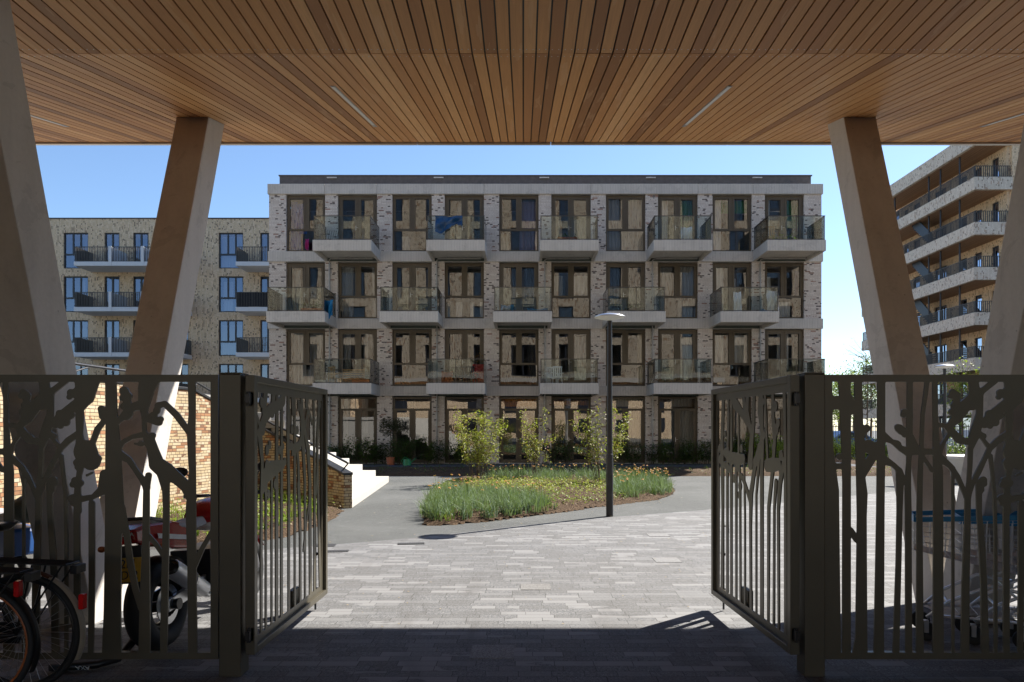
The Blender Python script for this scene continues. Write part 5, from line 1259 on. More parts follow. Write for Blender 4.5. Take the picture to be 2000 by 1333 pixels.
def bicycle(label, rim, fend_a, fend_b, loc, rz, rack=True):
    """city bicycle: front towards local +y, rear axle at y = 0"""
    t = thing('bicycle', label, 'bicycle', loc, rz, 'city bicycles leaning before the left fence panel'); Rr = .35; cr, cf = (0,0,Rr), (0,1.08,Rr)
    wheel(t, cr, Rr, .037, 36, rim, M['rubber']); wheel(t, cf, Rr, .037, 36, rim, M['rubber'])
    bb, st_, hd, hl = (0,.45,.30), (0,.28,.86), (0,.93,.88), (0,.96,.72)
    b = MB(); b.tube([bb, st_], .016, 8); b.tube([bb, hl], .018, 8); b.tube([(0,.31,.78), hd], .016, 8); b.tube([hd, hl], .019, 8)
    for s in (-1, 1):
        b.tube([(s*.05,0,Rr),(s*.03,.35,.31),(0,.45,.30)], .009, 6); b.tube([(s*.055,0,Rr),(s*.03,.2,.66),(0,.30,.78)], .008, 6)
        b.tube([(s*.05,1.08,Rr),(s*.05,.99,.66),(0,.96,.71)], .010, 6)
    b.build('frame', M['black'], t, local=True, smooth=True)
    b = MB(); fender(b, cr, Rr+.028, R(20), R(118), .055); b.build('mudguard', fend_a, t, local=True, smooth=True)
    b = MB(); fender(b, cr, Rr+.028, R(119), R(205), .055); m2 = b.build('mudguard', fend_b, t, local=True, smooth=True)
    b = MB(); fender(b, cf, Rr+.028, R(-10), R(130), .055); b.build('mudguard', fend_a, t, local=True, smooth=True)
    b = MB(); b.tube([st_, (0,.265,.95)], .013, 8); b.build('seat_post', M['steel'], t, local=True, smooth=True)
    b = MB(); b.hexa([(-.035,.10,.95),(.035,.10,.95),(.02,.40,.955),(-.02,.40,.955)], [(-.10,.08,1.0),(.10,.08,1.0),(.025,.42,.99),(-.025,.42,.99)]); b.build('saddle', M['black'], t, local=True, bevel=.015)
    b = MB(); b.tube([hd,(0,.91,1.02)], .012, 8); b.tube([(-.29,.70,1.08),(-.26,.82,1.08),(-.10,.92,1.03),(.10,.92,1.03),(.26,.82,1.08),(.29,.70,1.08)], .011, 8); b.build('handlebar', M['steel'], t, local=True, smooth=True)
    for s in (-1, 1):
        b = MB(); b.tube([(s*.29,.70,1.08),(s*.30,.58,1.075)], .016, 8); b.build('grip', M['black'], t, local=True, smooth=True)
    b = MB(); b.lathe((.04,.45,.30), [(.001,-.004),(.09,-.004),(.09,.004),(.001,.004)], 24, 'x'); b.tube([(.05,.45,.30),(.07,.52,.15)], .009, 6); b.tube([(-.05,.45,.30),(-.07,.38,.45)], .009, 6)
    for s, z, y in ((1,.15,.52),(-1,.45,.38)): b.box(s*.07, s*.16, y-.03, y+.03, z-.012, z+.012)
    b.build('crankset', M['dark_metal'], t, local=True)
    b = MB(); b.box(.03,.05,.05,.45,.27,.40); b.box(.03,.05,-.03,.06,.29,.39); b.build('chain_case', M['black'], t, local=True, bevel=.006)
    if rack:
        b = MB(); z = .76
        for x_ in (-.06, -.02, .02, .06): b.tube([(x_,.22,z+.02),(x_,-.30,z)], .006, 6)
        b.tube([(-.06,-.30,z),(.06,-.30,z)], .007, 6); b.tube([(-.06,.1,z),(.06,.1,z)], .006, 6)
        for s in (-1, 1): b.tube([(s*.06,-.1,z),(s*.06,0,Rr)], .006, 6); b.tube([(s*.06,-.28,z),(s*.06,0,Rr)], .006, 6)
        b.build('luggage_rack', M['black'], t, local=True)
        b = MB(); b.box(-.045,.045,-.355,-.315,z-.055,z-.005); b.build('rack_end', M['black'], t, local=True, bevel=.004)
    b = MB(); a = R(152) if rim is not M['orange_rim'] else R(128); y_, z_ = (Rr+.045)*math.cos(a), Rr+(Rr+.045)*math.sin(a); b.box(-.022,.022,y_-.03,y_,z_-.045,z_+.045); b.build('tail_reflector', M['red_lens'], t, local=True, bevel=.006)
    b = MB(); b.lathe((0,1.02,.86), [(.001,-.03),(.03,-.02),(.036,.04),(.001,.045)], 12, 'y'); b.build('headlight', M['steel'], t, local=True, smooth=True)
    return t
lean = R(3)
b1 = bicycle('dark city bicycle with a cream and brown rear mudguard, closest to the fence panel', M['black'], M['brown_fender'], M['cream_fender'], (-2.98, 4.27, 0), R(90)-R(2))
b2 = bicycle('dark city bicycle with orange wheel rims, in front at the picture corner', M['orange_rim'], M['black'], M['black'], (-3.10, 4.02, 0), R(90)+R(3))
b1.rotation_euler = (R(0), 0, R(88)); b2.rotation_euler = (0, 0, R(93))

# ================================================================ MOTORCYCLE (front towards local +y, rear axle at y = 0)
def motorcycle(loc, rz):
    t = thing('motorcycle', 'red sport motorcycle with a yellow number plate behind the left fence panel', 'motorcycle', loc, rz)
    Rr = .315
    w1_ = wheel(t, (0,0,Rr), Rr, .18, 6, M['black'], M['rubber'], tr=.078, hub=.04); w2_ = wheel(t, (0,1.42,Rr-.015), Rr-.015, .12, 6, M['black'], M['rubber'], tr=.055, hub=.04)
    for w_ in (w1_,):                                  # widen the rear tyre
        for v in w_.data.vertices: v.co.x *= 1.15
    b = MB(); b.hexa([(-.05,-.06,.28),(-.09,-.06,.28),(-.09,.52,.36),(-.05,.52,.36)], [(-.05,-.06,.36),(-.09,-.06,.36),(-.09,.52,.44),(-.05,.52,.44)])
    b = MB()
    for s in (-1, 1): b.hexa([(s*.11-.018,-.08,.27),(s*.11+.018,-.08,.27),(s*.10+.018,.5,.33),(s*.10-.018,.5,.33)], [(s*.11-.018,-.08,.36),(s*.11+.018,-.08,.36),(s*.10+.018,.5,.43),(s*.10-.018,.5,.43)])
    b.build('swingarm', M['steel'], t, local=True, bevel=.008)
    # tail unit
    b = MB()
    def ring(y, w_, z0, z1): return [(-w_,y,z0),(w_,y,z0),(w_*.92,y,z1),(-w_*.92,y,z1)]
    secs = [ring(-.34,.085,.80,.885), ring(-.2,.11,.76,.91), ring(.05,.125,.70,.90), ring(.3,.12,.66,.84), ring(.42,.10,.66,.80)]
    m0 = len(b.v)
    for s in secs: b.v += s
    for i in range(len(secs)-1):
        for k in range(4): b.f.append((m0+i*4+k, m0+i*4+(k+1)%4, m0+(i+1)*4+(k+1)%4, m0+(i+1)*4+k)); b.m.append(0); b.uv.append(None)
    b.f.append((0,3,2,1)); b.m.append(0); b.uv.append(None); e = (len(secs)-1)*4; b.f.append((e,e+1,e+2,e+3)); b.m.append(0); b.uv.append(None)
    tail = b.build('tail_fairing', M['red'], t, local=True, bevel=.02, smooth=False)
    Mx = Matrix.Translation((-.002,-.3415,.858)) @ Matrix.Rotation(R(90), 4, 'X'); text_part('YAMAHA', 'lettering', .036, Mx, M['white'], tail)
    for s in (-1, 1):                                  # white and silver stripes on the flanks
        b = MB(); b.hexa([(s*.127,-.15,.80),(s*.129,-.15,.80),(s*.127,.25,.73),(s*.125,.25,.73)], [(s*.122,-.15,.835),(s*.124,-.15,.835),(s*.122,.25,.765),(s*.120,.25,.765)]); b.build('stripe', M['white'], tail, local=True)
    b = MB(); b.box(-.06,.06,-.36,-.345,.795,.835); b.build('tail_light', M['red_lens'], t, local=True, bevel=.005)
    b = MB(); b.tube([(-.10,.02,.90),(-.115,-.2,.945),(-.09,-.30,.955),(.09,-.30,.955),(.115,-.2,.945),(.10,.02,.90)], .012, 8); b.build('grab_rail', M['black'], t, local=True, smooth=True)
    b = MB(); b.hexa([(-.10,-.18,.90),(.10,-.18,.90),(.13,.32,.80),(-.13,.32,.80)], [(-.085,-.16,.945),(.085,-.16,.945),(.12,.30,.845),(-.12,.30,.845)]); b.hexa([(-.13,.32,.79),(.13,.32,.79),(.09,.62,.80),(-.09,.62,.80)], [(-.12,.32,.845),(.12,.32,.845),(.07,.60,.87),(-.07,.60,.87)])
    b.build('seat', CUR['grey'], t, local=True, bevel=.02)
    b = MB(); b.lathe((0,.86,.86), [(.001,-.30),(.09,-.27),(.15,-.12),(.165,.05),(.13,.2),(.001,.25)], 20, 'y'); tk = b.build('fuel_tank', M['red'], t, local=True, smooth=True)
    for v in tk.data.vertices: v.co.z = .86+(v.co.z-.86)*.85
    b = MB(); b.lathe((0,.86,.835), [(.001,-.285),(.096,-.255),(.153,-.11),(.168,.05),(.133,.2),(.001,.24)], 20, 'y'); ob = b.build('tank_band', M['white'], tk, local=True, smooth=True)
    for v in ob.data.vertices: v.co.z = .79+(v.co.z-.835)*.35
    b = MB(); b.box(-.16,.16,.48,.95,.30,.62); b.box(-.13,.13,.9,1.1,.32,.6)
    for k in range(6): b.box(-.17,.17,.5,.93,.36+k*.04,.372+k*.04)
    b.build('engine', M['dark_metal'], t, local=True, bevel=.02)
    b = MB(); b.tube([(.12,.95,.34),(.14,.7,.25),(.14,.42,.28),(.16,.25,.36)], .022, 10); b.build('exhaust_pipe', M['steel'], t, local=True, smooth=True)
    b = MB(); p0, p1 = Vector((.17,.34,.33)), Vector((.21,-.17,.60)); d = (p1-p0)
    b.tube([p0, p0+d*.08, p0+d*.94, p1], [.035,.062,.066,.058], 18, cap=False); ex = b.build('silencer', M['chrome'], t, local=True, smooth=True)
    b = MB(); q = d.normalized()*.006; b.tube([p1-q, p1+q], [.05,.034], 16, cap=False); b.tube([p1+q*.5, p1-q*8], .030, 14); b.build('silencer_end', M['black'], ex, local=True)
    b = MB(); b.tube([p0+d*.45, p0+d*.5], .070, 18); b.build('clamp', M['steel'], ex, local=True)
    b = MB(); b.tube([(0,-.02,.78),(0,-.26,.70),(0,-.31,.56)], .02, 6); b.box(-.10,.10,-.315,-.30,.53,.78); b.build('plate_bracket', M['black'], t, local=True)
    Mp = Matrix.Translation((0,-.33,.625)) @ Matrix.Rotation(R(-12), 4, 'X'); b = MB(); b.box(-.105,.105,-.004,.004,-.08,.08); b.xf(Mp); pl = b.build('number_plate', M['plate_yellow'], t, local=True, bevel=.002)
    b = MB(); b.box(-.105,-.088,-.0055,-.0042,-.08,.08); b.xf(Mp); b.build('plate_band', M['tarp_blue'], pl, local=True)
    text_part('2M', 'lettering', .082, Mp @ Matrix.Translation((.01,-.006,.036)) @ Matrix.Rotation(R(90), 4, 'X'), M['black'], pl, .0006)
    text_part('FD-2', 'lettering', .078, Mp @ Matrix.Translation((.008,-.006,-.038)) @ Matrix.Rotation(R(90), 4, 'X'), M['black'], pl, .0006)
    for s in (-1, 1):
        b = MB(); b.tube([(s*.08,-.2,.76),(s*.20,-.24,.76)], .008, 6); b.ball((s*.215,-.245,.76), .028, .022, .022); b.build('indicator', M['orange_rim'], t, local=True, smooth=True)
        b = MB(); b.tube([(s*.10,1.28,.92),(s*.105,1.42,Rr-.015)], .024, 10); b.build('fork', M['steel'], t, local=True, smooth=True)
        b = MB(); b.tube([(s*.26,1.10,1.03),(s*.30,1.12,1.16),(s*.33,1.10,1.20)], .006, 6); b.ball((s*.37,1.09,1.21), .075, .02, .045); b.build('mirror', M['black'], t, local=True, smooth=True)
        b = MB(); b.tube([(s*.16,1.16,.99),(s*.34,1.06,1.0)], .015, 8); b.build('grip', M['black'], t, local=True, smooth=True)
        b = MB(); b.box(s*.13,s*.22,.40,.43,.36,.385); b.build('footrest', M['black'], t, local=True, bevel=.003)
    b = MB(); b.tube([(-.34,1.06,1.0),(-.12,1.2,.985),(.12,1.2,.985),(.34,1.06,1.0)], .011, 8); b.build('handlebar', M['black'], t, local=True, smooth=True)
    b = MB(); b.ball((0,1.38,.88), .10, .08, .10); b.build('headlight', M['chrome'], t, local=True, smooth=True)
    b = MB(); fender(b, (0,1.42,Rr-.015), Rr+.01, R(30), R(150), .13); b.build('mudguard', M['red'], t, local=True, smooth=True)
    b = MB(); fender(b, (0,0,Rr), Rr+.03, R(35), R(110), .2); b.build('mudguard', M['black'], t, local=True, smooth=True)
    b = MB(); b.tube([(-.12,.55,.28),(-.26,.44,.03)], .012, 8); b.box(-.30,-.23,.40,.48,.006,.02); b.tube([(.12,.55,.28),(.24,.44,.06)], .01, 6); b.build('side_stand', M['black'], t, local=True)
    b = MB(); b.lathe((.075,0,Rr), [(.09,-.003),(.14,-.003),(.14,.003),(.09,.003),(.09,-.003)], 28, 'x'); b.build('brake_disc', M['steel'], t, local=True)
    b = MB(); b.lathe((-.13,0,Rr), [(.001,-.003),(.10,-.003),(.10,.003),(.001,.003)], 24, 'x'); b.tube([(-.13,-.095,Rr+.02),(-.13,.5,.40)], .01, 6); b.tube([(-.13,-.04,Rr-.095),(-.13,.5,.33)], .01, 6); b.build('drive_chain', M['dark_metal'], t, local=True)
    t.rotation_euler = (0, R(-4), rz); return t
motorcycle((-2.56, 5.06, .004), R(-3))
# chain lock lying by the rear wheel
t = thing('chain_lock', 'thick black fabric-covered chain lock lying by the motorcycle rear wheel', 'lock', (-2.9, 4.68, 0))
b = MB(); b.tube([(-2.98,4.62,.03),(-2.88,4.60,.035),(-2.76,4.64,.035),(-2.68,4.74,.04),(-2.66,4.86,.10),(-2.63,4.95,.20),(-2.58,5.0,.14),(-2.60,5.1,.04)], .026, 10); b.build('sleeve', M['black'], t, smooth=True)
b = MB(); b.box(-3.04,-2.96,4.58,4.65,.008,.055); b.build('lock_body', M['dark_metal'], t, bevel=.01)
text_part('AXA', 'lettering', .045, Matrix.Translation((.09,-.108,.036)) @ Matrix.Rotation(R(180), 4, 'Y') @ Matrix.Rotation(R(62), 4, 'X') @ Matrix.Rotation(R(180), 4, 'Z') @ Matrix.Rotation(R(180), 4, 'X'), M['white'], t, .0006)
# moped behind the left column
t = thing('moped', 'blue and grey moped half hidden behind the left V column', 'moped', (-4.55, 6.4, .004), R(64))
wheel(t, (0,0,.24), .24, .09, 8, M['steel'], M['rubber'], tr=.045, hub=.04); wheel(t, (0,1.2,.24), .24, .09, 8, M['steel'], M['rubber'], tr=.045, hub=.04)
b = MB(); b.extr([(-.25,.45),(-.2,.68),(.35,.72),(.45,.42),(.85,.26),(.98,.85),(1.04,.84),(1.0,.2),(.3,.2),(.1,.42)], 'x', -.14, .14); b.build('bodywork', M['blue_paint'], t, local=True, bevel=.03)
b = MB(); b.box(-.13,.13,-.22,.42,.73,.82); b.build('seat', CUR['grey'], t, local=True, bevel=.03)
b = MB(); b.ball((0,-.3,.86), .2, .16, .13); b.build('seat_cover', M['green_panel'], t, local=True, smooth=True)
b = MB(); b.tube([(0,1.2,.24),(0,1.02,.9)], .02, 8); b.tube([(-.3,.92,.98),(0,1.0,.94),(.3,.92,.98)], .013, 8); b.build('handlebar', M['black'], t, local=True, smooth=True)
b = MB(); fender(b, (0,1.2,.24), .27, R(20), R(170), .11); b.build('mudguard', M['blue_paint'], t, local=True, smooth=True)
b = MB(); b.ball((0,1.06,.86), .07, .05, .07); b.build('headlight', M['chrome'], t, local=True, smooth=True)

# ================================================================ SHOPPING TROLLEYS (front towards local +y)
def trolley(label, loc, rz, seed=1):
    t = thing('shopping_trolley', label, 'shopping trolley', loc, rz, 'wire shopping trolleys behind the right fence panel')
    def P(u, v, s): # u 0 rear..1 front, v 0 bottom..1 top; s side
        y = .02 + u*.80; zt_ = .93 - .06*u; zb = .50 + .16*u; z = zb+(zt_-zb)*v; w_ = (.27-.07*u)*(.82+.18*v); return (s*w_, y, z)
    b = MB(); rw = .0028
    for s in (-1, 1):
        for k in range(17): u = k/16; b.tube([P(u,0,s), P(u,1,s)], rw, 4, cap=False)
        for v in (0, .33, .66, 1.0): b.tube([P(k/8,v,s) for k in range(9)], .0035, 5, cap=False)
    for k in range(13):
        q = -1+2*k/12
        a, c = P(1,0,q), P(1,1,q); b.tube([a, c], rw, 4, cap=False); b.tube([P(0,0,q), P(1,0,q)], rw, 4, cap=False); b.tube([P(.06,0,q), P(.0,1,q)], rw, 4, cap=False)
    for k in range(11): u = k/10; b.tube([P(u,0,-1), P(u,0,1)], rw, 4, cap=False)
    for v in (.33,.66,1): b.tube([P(1,v,-1), P(1,v,1)], .0035, 5, cap=False); b.tube([P(0,v,-1), P(0,v,1)], .003, 5, cap=False)
    b.build('wire_basket', M['chrome'], t, local=True)
    b = MB()
    for s in (-1, 1):
        a, c = P(.0,1,s), P(1,1,s); b.hexa([(a[0]-.006,a[1],a[2]),(a[0]+.006,a[1],a[2]),(c[0]+.006,c[1],c[2]),(c[0]-.006,c[1],c[2])], [(a[0]-.006,a[1],a[2]+.035),(a[0]+.006,a[1],a[2]+.035),(c[0]+.006,c[1],c[2]+.035),(c[0]-.006,c[1],c[2]+.035)])
    a = P(1,1,1); b.box(-a[0], a[0], a[1]-.006, a[1]+.008, a[2], a[2]+.05); b.build('rim_guard', M['blue_plastic'], t, local=True)
    b = MB(); b.tube([(-.28,-.06,1.0),(.28,-.06,1.0)], .017, 10); b.build('handle', M['blue_plastic'], t, local=True, smooth=True)
    b = MB()
    for s in (-1, 1):
        b.tube([(s*.275,-.06,1.0),(s*.27,.02,.93),(s*.25,.06,.52)], .010, 8)
        b.tube([(s*.25,.06,.55),(s*.26,.25,.42),(s*.25,.02,.22),(s*.25,-.02,.14)], .012, 8)
        b.tube([(s*.25,.12,.40),(s*.22,.35,.44),(s*.19,.60,.30),(s*.175,.74,.17)], .013, 8)
        b.tube([(s*.25,.0,.2),(s*.18,.72,.19)], .010, 8)
    b.tube([(-.25,.02,.21),(.25,.02,.21)], .010, 8); b.tube([(-.19,.6,.29),(.19,.6,.29)], .010, 8)
    b.build('chassis', M['chrome'], t, local=True, smooth=True)
    b = MB()
    for k in range(9): x_ = -.2+.05*k; b.tube([(x_,.04,.225),(x_*.8,.70,.21)], .0025, 4, cap=False)
    for k in range(6): y_ = .06+.12*k; b.tube([(-.22+.03*k*.2,y_,.225),(.22-.03*k*.2,y_,.225)], .003, 4, cap=False)
    b.build('lower_rack', M['chrome'], t, local=True)
    for (x_, y_) in ((-.25,.0),(.25,.0),(-.175,.74),(.175,.74)):
        b = MB(); b.box(x_-.026,x_-.020,y_-.012,y_+.02,.06,.15); b.box(x_+.020,x_+.026,y_-.012,y_+.02,.06,.15); b.box(x_-.019,x_+.019,y_-.012,y_+.02,.143,.15); cs = b.build('caster', M['steel'], t, local=True, bevel=.004)
        b = MB(); b.lathe((x_,y_,.068), [(.001,-.013),(.05,-.017),(.068,-.013),(.068,.013),(.05,.017),(.001,.013)], 20, 'x'); b.build('wheel', M['rubber'], cs, local=True)
    b = MB(); b.hexa([(-.22,.03,.55),(.22,.03,.55),(.22,.035,.55),(-.22,.035,.55)], [(-.24,.015,.84),(.24,.015,.84),(.24,.02,.84),(-.24,.02,.84)]); b.build('seat_flap', M['blue_plastic'], t, local=True)
    return t
rz_ = R(68); dv = Vector((-math.sin(rz_), math.cos(rz_)))
p = Vector((3.72, 5.16)); trolley('front wire shopping trolley of the nest, its basket nearest the gate', (p.x, p.y, .004), rz_)
p2_ = p - dv*.30; trolley('second wire shopping trolley, pushed into the front one from behind', (p2_.x, p2_.y, .004), rz_)
p3_ = p - dv*.60; trolley('last wire shopping trolley of the nest, at the picture edge', (p3_.x, p3_.y, .004), rz_)

# ================================================================ THINGS ON THE BALCONIES AND TERRACE
def bz(storey): return BZ[storey-1][1]-.15           # top of the balcony floor
def bx_(p, Y=31.0): return PX(p, Y)
FL = .0
def flower_box(px, s, w_, label, mt=None, leafm=None, Y=30.35, seed=1, hgt=.16, grow=.12):
    x = PX(px, Y); z = BZ[s-1][1]+.01-.16; t = thing('flower_box', label, 'flower box', (x, Y, z)); b = MB()
    b.hexa([(-w_/2,-.08,0),(w_/2,-.08,0),(w_/2,.08,0),(-w_/2,.08,0)], [(-w_/2-.02,-.1,hgt+.16),(w_/2+.02,-.1,hgt+.16),(w_/2+.02,.1,hgt+.16),(-w_/2-.02,.1,hgt+.16)]); b.build('box', mt or M['terracotta'], t, local=True, bevel=.01)
    b = MB(); r_ = random.Random(seed)
    for _ in range(int(w_*40)): leaves(b, (r_.uniform(-w_/2,w_/2), r_.uniform(-.07,.07), hgt+.2+abs(r_.gauss(0,grow))), 5, .07, r_, .04)
    b.build('plants', leafm or M['leaf_mid'], t, local=True); return t
flower_box(609, 2, .85, 'long terracotta planter behind the glass of the leftmost second-storey balcony', seed=2)
flower_box(705, 1, .7, 'reddish flower box on the leftmost lower balcony', M['terracotta'], M['leaf_red'], seed=3)
flower_box(1108, 3, .8, 'brick-red planter on the middle top balcony', M['terracotta'], M['leaf_dark'], seed=4, grow=.05)
flower_box(1240, 2, .7, 'dark planter with leafy plants on the fourth balcony of the second storey', M['black'], M['leaf_mid'], seed=5)
flower_box(1310, 1, 1.1, 'row of low pots with purple plants on the fourth lower balcony', M['white'], M['leaf_dark'], seed=6, hgt=.02)
flower_box(1530, 3, 1.0, 'low grassy planter on the rightmost top balcony', M['dark_metal'], M['leaf_spring'], seed=7, hgt=.02)
flower_box(630, 1, .4, 'square planter with a dark bush on the leftmost lower balcony', M['white_concrete'], M['leaf_dark'], Y=30.7, seed=8, grow=.25)
flower_box(935, 1, .5, 'flower box with red flowers and a small fir on the second lower balcony', M['red'], M['leaf_red'], Y=31.4, seed=9, grow=.3, hgt=.9)
def chair(x, y, z, rz, mt, label, cat='chair', name='garden_chair'):
    t = thing(name, label, cat, (x, y, z), rz)
    b = MB(); b.box(-.22,.22,-.22,.22,.42,.45); b.build('seat', mt, t, local=True, bevel=.01)
    b = MB()
    for k in range(5): b.box(-.2+.09*k,-.15+.09*k,.215,.235,.5,.86)
    b.box(-.22,.22,.21,.24,.86,.92); b.box(-.22,.22,.21,.24,.451,.5); b.build('backrest', mt, t, local=True, bevel=.008)
    for sx in (-1, 1):
        for sy in (-1, 1):
            b = MB(); b.tube([(sx*.2,sy*.2,.42),(sx*.24,sy*.24,0)], [.025,.016], 6); b.build('leg', mt, t, local=True)
        b = MB(); b.box(sx*.22,sx*.27,-.24,.23,.62,.65); b.box(sx*.23,sx*.26,-.24,-.2,.451,.62); b.build('armrest', mt, t, local=True, bevel=.008)
    return t
chair(PX(1085,30.9), 30.9, BZ[0][1]-.15, R(200), M['white'], 'white plastic armchair on the middle lower balcony')
chair(PX(1078,31.3), 31.3, BZ[0][1]-.15, R(170), M['white'], 'second white plastic armchair, behind the other on the middle lower balcony')
chair(PX(655,31.1), 31.1, BZ[0][1]-.15, R(150), M['wood_furniture'], 'light wooden chair on the leftmost lower balcony')
chair(PX(898,31.0), 31.0, BZ[0][1]-.15, R(190), M['dark_metal'], 'dark metal chair on the left of the second lower balcony')
chair(PX(920,31.0), 31.0, BZ[0][1]-.15, R(170), M['dark_metal'], 'dark metal chair on the right of the second lower balcony')
chair(PX(1500,31.0), 31.0, BZ[2][1]-.15, R(180), M['wood_furniture'], 'small wooden chair on the rightmost top balcony')
t = thing('garden_bench', 'light wooden slatted bench on the leftmost lower balcony', 'bench', (PX(688,31.3), 31.3, BZ[0][1]-.15)); b = MB(); b.box(-.5,.5,-.2,.2,.40,.44); b.build('seat', M['wood_furniture'], t, local=True)
b = MB()
for k in range(4): b.box(-.5,.5,.2,.22,.5+.1*k,.56+.1*k)
b.box(-.5,-.45,.18,.199,.44,.9); b.box(.45,.5,.18,.199,.44,.9); b.build('backrest', M['wood_furniture'], t, local=True)
for sx in (-.46,.46):
    b = MB(); b.box(sx-.03,sx+.03,-.19,-.14,0,.399); b.box(sx-.03,sx+.03,.14,.19,0,.399); b.build('leg', M['wood_furniture'], t, local=True)
def cloth(label, name, cat, px0, px1, z0, z1, Y, mt, seed, sag=.25, jag=.12):
    r_ = random.Random(seed); x0, x1 = PX(px0, Y), PX(px1, Y); b = MB(); n, m_ = 16, 8; G_ = []
    for i in range(n+1):
        col = []
        for j in range(m_+1):
            u, v = i/n, j/m_; bot = z0+sag*math.sin(u*5+seed)*.5+r_.uniform(-jag,jag)*.3; z = z1-(z1-bot)*v - .05*math.sin(math.pi*u)*(1-v)
            col.append((x0+(x1-x0)*u, Y+.05*math.sin(u*14+v*5)+.04*math.sin(v*9+u*3), z))
        G_.append(col)
    for i in range(n):
        for j in range(m_): b.face([G_[i][j], G_[i][j+1], G_[i+1][j+1], G_[i+1][j]])
    o = b.build(name, mt, smooth=True); return tag(o, label, cat)
cloth('dark blue tarpaulin hung over the glass of the second top balcony', 'tarpaulin', 'tarpaulin', 850, 903, BZ[2][1]+.45, BZ[2][1]+1.03, 30.06, M['tarp_blue'], 4, .35)
cloth('blue sheet on the floor at the right of the leftmost second-storey balcony', 'tarpaulin', 'tarpaulin', 632, 650, BZ[1][1]-.1, BZ[1][1]+.62, 30.7, M['blue_plastic'], 2)
cloth('blue cushion cover piled on the middle second-storey balcony, left side', 'cushion', 'cushion', 978, 1003, BZ[1][1]-.1, BZ[1][1]+.35, 30.4, M['blue_plastic'], 6)
cloth('blue cushion cover lying on the middle second-storey balcony, right side', 'cushion', 'cushion', 1030, 1070, BZ[1][1]-.1, BZ[1][1]+.2, 30.4, M['blue_plastic'], 8)
cloth('white sheet hanging on the fourth top balcony', 'sheet', 'sheet', 1330, 1352, BZ[2][1]-.1, BZ[2][1]+.8, 30.9, M['white'], 3, .05)
cloth('white banner cloth standing on the rightmost second-storey balcony', 'sheet', 'sheet', 1498, 1520, BZ[1][1]+.05, BZ[1][1]+.98, 30.5, CUR['white'], 5, .05)
cloth('white narrow cloth on the rightmost second-storey balcony, before the door', 'sheet', 'sheet', 1433, 1448, BZ[1][1]+.05, BZ[1][1]+.98, 30.8, CUR['white'], 7, .05)
cloth('pink garment hanging in front of the topmost left window', 'garment', 'garment', 596, 603, 9.55, 10.05, 31.95, M['curtain_pink'] if 'curtain_pink' in M else CUR['red'], 7, .1)
cloth('terracotta folded seat cover on the second lower balcony', 'seat_cover', 'seat cover', 862, 884, BZ[0][1]-.1, BZ[0][1]+.55, 30.5, M['terracotta'], 9, .1)
# folded drying rack, blue umbrella
t = thing('drying_rack', 'folded dark drying rack on the leftmost top balcony', 'drying rack', (PX(645,30.9), 30.9, BZ[2][1]-.15)); b = MB()
for k in range(6): b.tube([(-.35+.1*k,0,.1),(-.25+.1*k,.1,.8)], .008, 5)
b.build('rods', M['dark_metal'], t, local=True)
b = MB(); b.tube([(-.4,0,.04),(.25,0,.2),(.35,.1,.85)], .012, 6); b.tube([(-.4,.2,.04),(.25,.15,.2)], .012, 6); b.build('frame', M['dark_metal'], t, local=True)
t = thing('parasol', 'folded blue parasol lying on the rightmost second-storey balcony', 'parasol', (PX(1490,30.5), 30.5, BZ[1][1]-.05)); b = MB(); b.lathe((0,0,0), [(.001,.22),(.1,.18),(.28,.05),(.3,.03),(.001,.1)], 12); b.build('canopy', M['blue_plastic'], t, local=True); b = MB(); b.tube([(0,0,-.1),(0,0,.3)], .015, 6); b.build('pole', M['white'], t, local=True)
# watering can on the terrace
t = thing('watering_can', 'green watering can on the terrace beside the dense dark bush', 'watering can', (PX(795,30.4), 30.4, .01)); b = MB(); b.lathe((0,0,0), [(.001,0),(.17,0),(.15,.26),(.001,.27)], 16); b.build('body', M['leaf_can'] if 'leaf_can' in M else M['green_can'], t, local=True)
b = MB(); b.tube([(.12,0,.08),(.36,0,.30)], [.03,.02], 8); b.build('spout', M['green_can'], t, local=True); b = MB(); b.tube([(-.15,0,.08),(-.25,0,.2),(-.1,0,.34),(.08,0,.27)], .014, 6); b.build('handle', M['green_can'], t, local=True)
t = thing('barbecue', 'small black round barbecue on the terrace by the sixth door', 'barbecue', (PX(1062,30.6), 30.6, .01)); b = MB(); b.ball((0,0,.75), .22, .22, .18, 14, 8); b.build('bowl', M['black'], t, local=True, smooth=True)
for k in range(3): a = k*2.09; b = MB(); b.tube([(.1*math.cos(a),.1*math.sin(a),.62),(.25*math.cos(a),.25*math.sin(a),0)], .012, 6); b.build('leg', M['steel'], t, local=True)
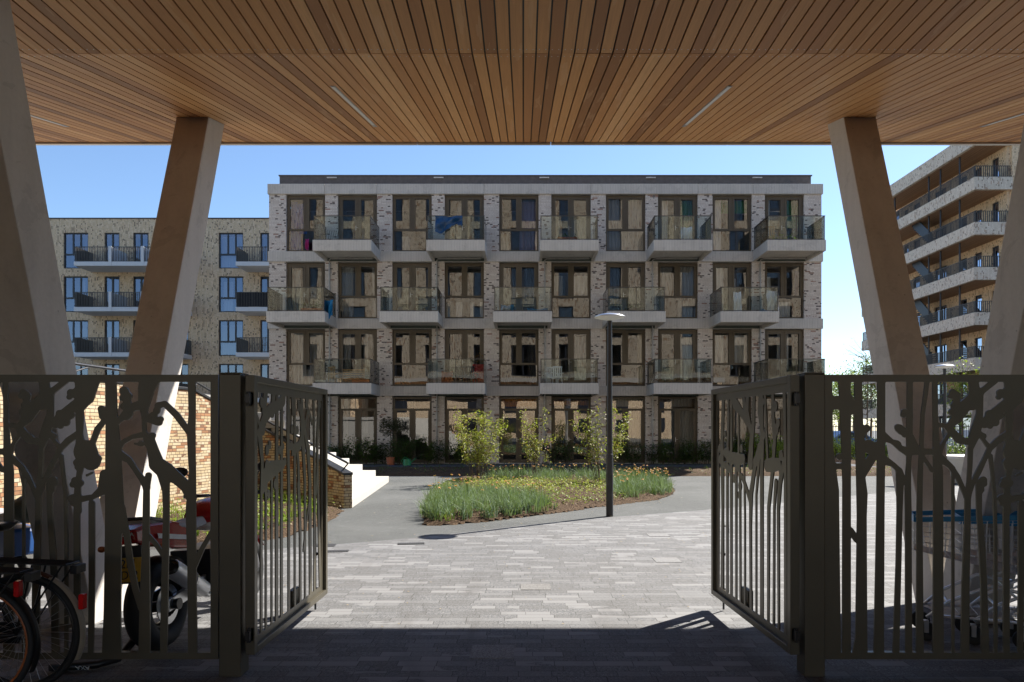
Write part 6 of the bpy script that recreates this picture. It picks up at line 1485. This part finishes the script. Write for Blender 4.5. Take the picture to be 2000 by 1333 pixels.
# pale round concrete bench on the right, cars beyond the fence
t = thing('concrete_bench', 'pale curved concrete bench between the right column legs', 'bench', (13.1, 21, 0)); b = MB(); b.lathe((13.1,21,0), [(.001,.0),(.75,.0),(.95,.66),(.98,.70),(.98,.78),(.001,.78)], 40); b.build('seat', M['white_concrete'], t, bevel=.01)
def car(label, x, y, rz, mt):
    t = thing('parked_car', label, 'car', (x, y, 0), rz, 'cars parked beyond the iron fence')
    b = MB(); b.extr([(-2.1,.35),(-2.15,.75),(-1.9,.9),(-1.35,.95),(-.8,1.38),(.55,1.42),(1.15,.98),(1.95,.86),(2.15,.6),(2.1,.3)], 'x', -.85, .85)
    b.build('body', mt, t, local=True, bevel=.06)
    b = MB()
    for s in (-1, 1): b.extr([(-1.2,.97),(-.72,1.30),(.5,1.34),(1.0,.99)], 'x', s*.852, s*.858)
    b.build('window', M['black'], t, local=True)
    for (xx, yy) in ((-.78,-1.35),(.78,-1.35),(-.78,1.35),(.78,1.35)):
        b = MB(); b.lathe((xx,yy,.32), [(.001,-.1),(.32,-.1),(.32,.1),(.001,.1)], 20, 'x'); b.build('wheel', M['rubber'], t, local=True)
car('silver car parked behind the iron fence, next to the white block', PX(1640,50), 50, R(80), M['car_silver'])
car('grey-blue car parked behind the iron fence, in front of the silver one', PX(1650,46), 46, R(95), M['car_blue'])
# unseen brick block added behind the camera to darken the window reflections
sb_ = thing('added_backing_block', 'unseen brick block added behind the passage to darken window reflections', 'building', (0, -52, 0)); b = MB(); b.box(-40,40,-58,-52,0,9.5); b.build('brick_wall', M['brick_tan'], sb_, uv=True)
for k in range(3):
    for i in range(12):
        b = MB(); x = -33+i*6; b.box(x, x+2, -51.98, -51.9, 1+k*3.2, 3.2+k*3.2); b.build('window', M['frame_black'], sb_)

# leaf litter on the ground
b = MB(); r_ = random.Random(21)
for _ in range(260):
    x, y = r_.uniform(-3.2,3.4), r_.uniform(5.0,11.0)
    if inside(x, y, BED): continue
    a = r_.uniform(0,6.28); s_ = r_.uniform(.008,.022); z = .012
    b.face([(x,y,z),(x+s_*math.cos(a),y+s_*math.sin(a),z+.004),(x+s_*1.3*math.cos(a+.5),y+s_*1.3*math.sin(a+.5),z+.002),(x+s_*.6*math.cos(a+1.2),y+s_*.6*math.sin(a+1.2),z)])
for _ in range(500):
    x, y = r_.uniform(-5,8), r_.uniform(9.5,22)
    if inside(x, y, BED) or inside(x, y, NICHE) or x < -3.4: continue
    a = r_.uniform(0,6.28); s_ = r_.uniform(.015,.035); z = .012
    b.face([(x,y,z),(x+s_*math.cos(a),y+s_*math.sin(a),z+.004),(x+s_*1.3*math.cos(a+.5),y+s_*1.3*math.sin(a+.5),z+.002),(x+s_*.6*math.cos(a+1.2),y+s_*.6*math.sin(a+1.2),z)])
kind(b.build('fallen_leaves', M['tan_leaf']), 'stuff', 'tiny dry leaves scattered over the paving and asphalt')
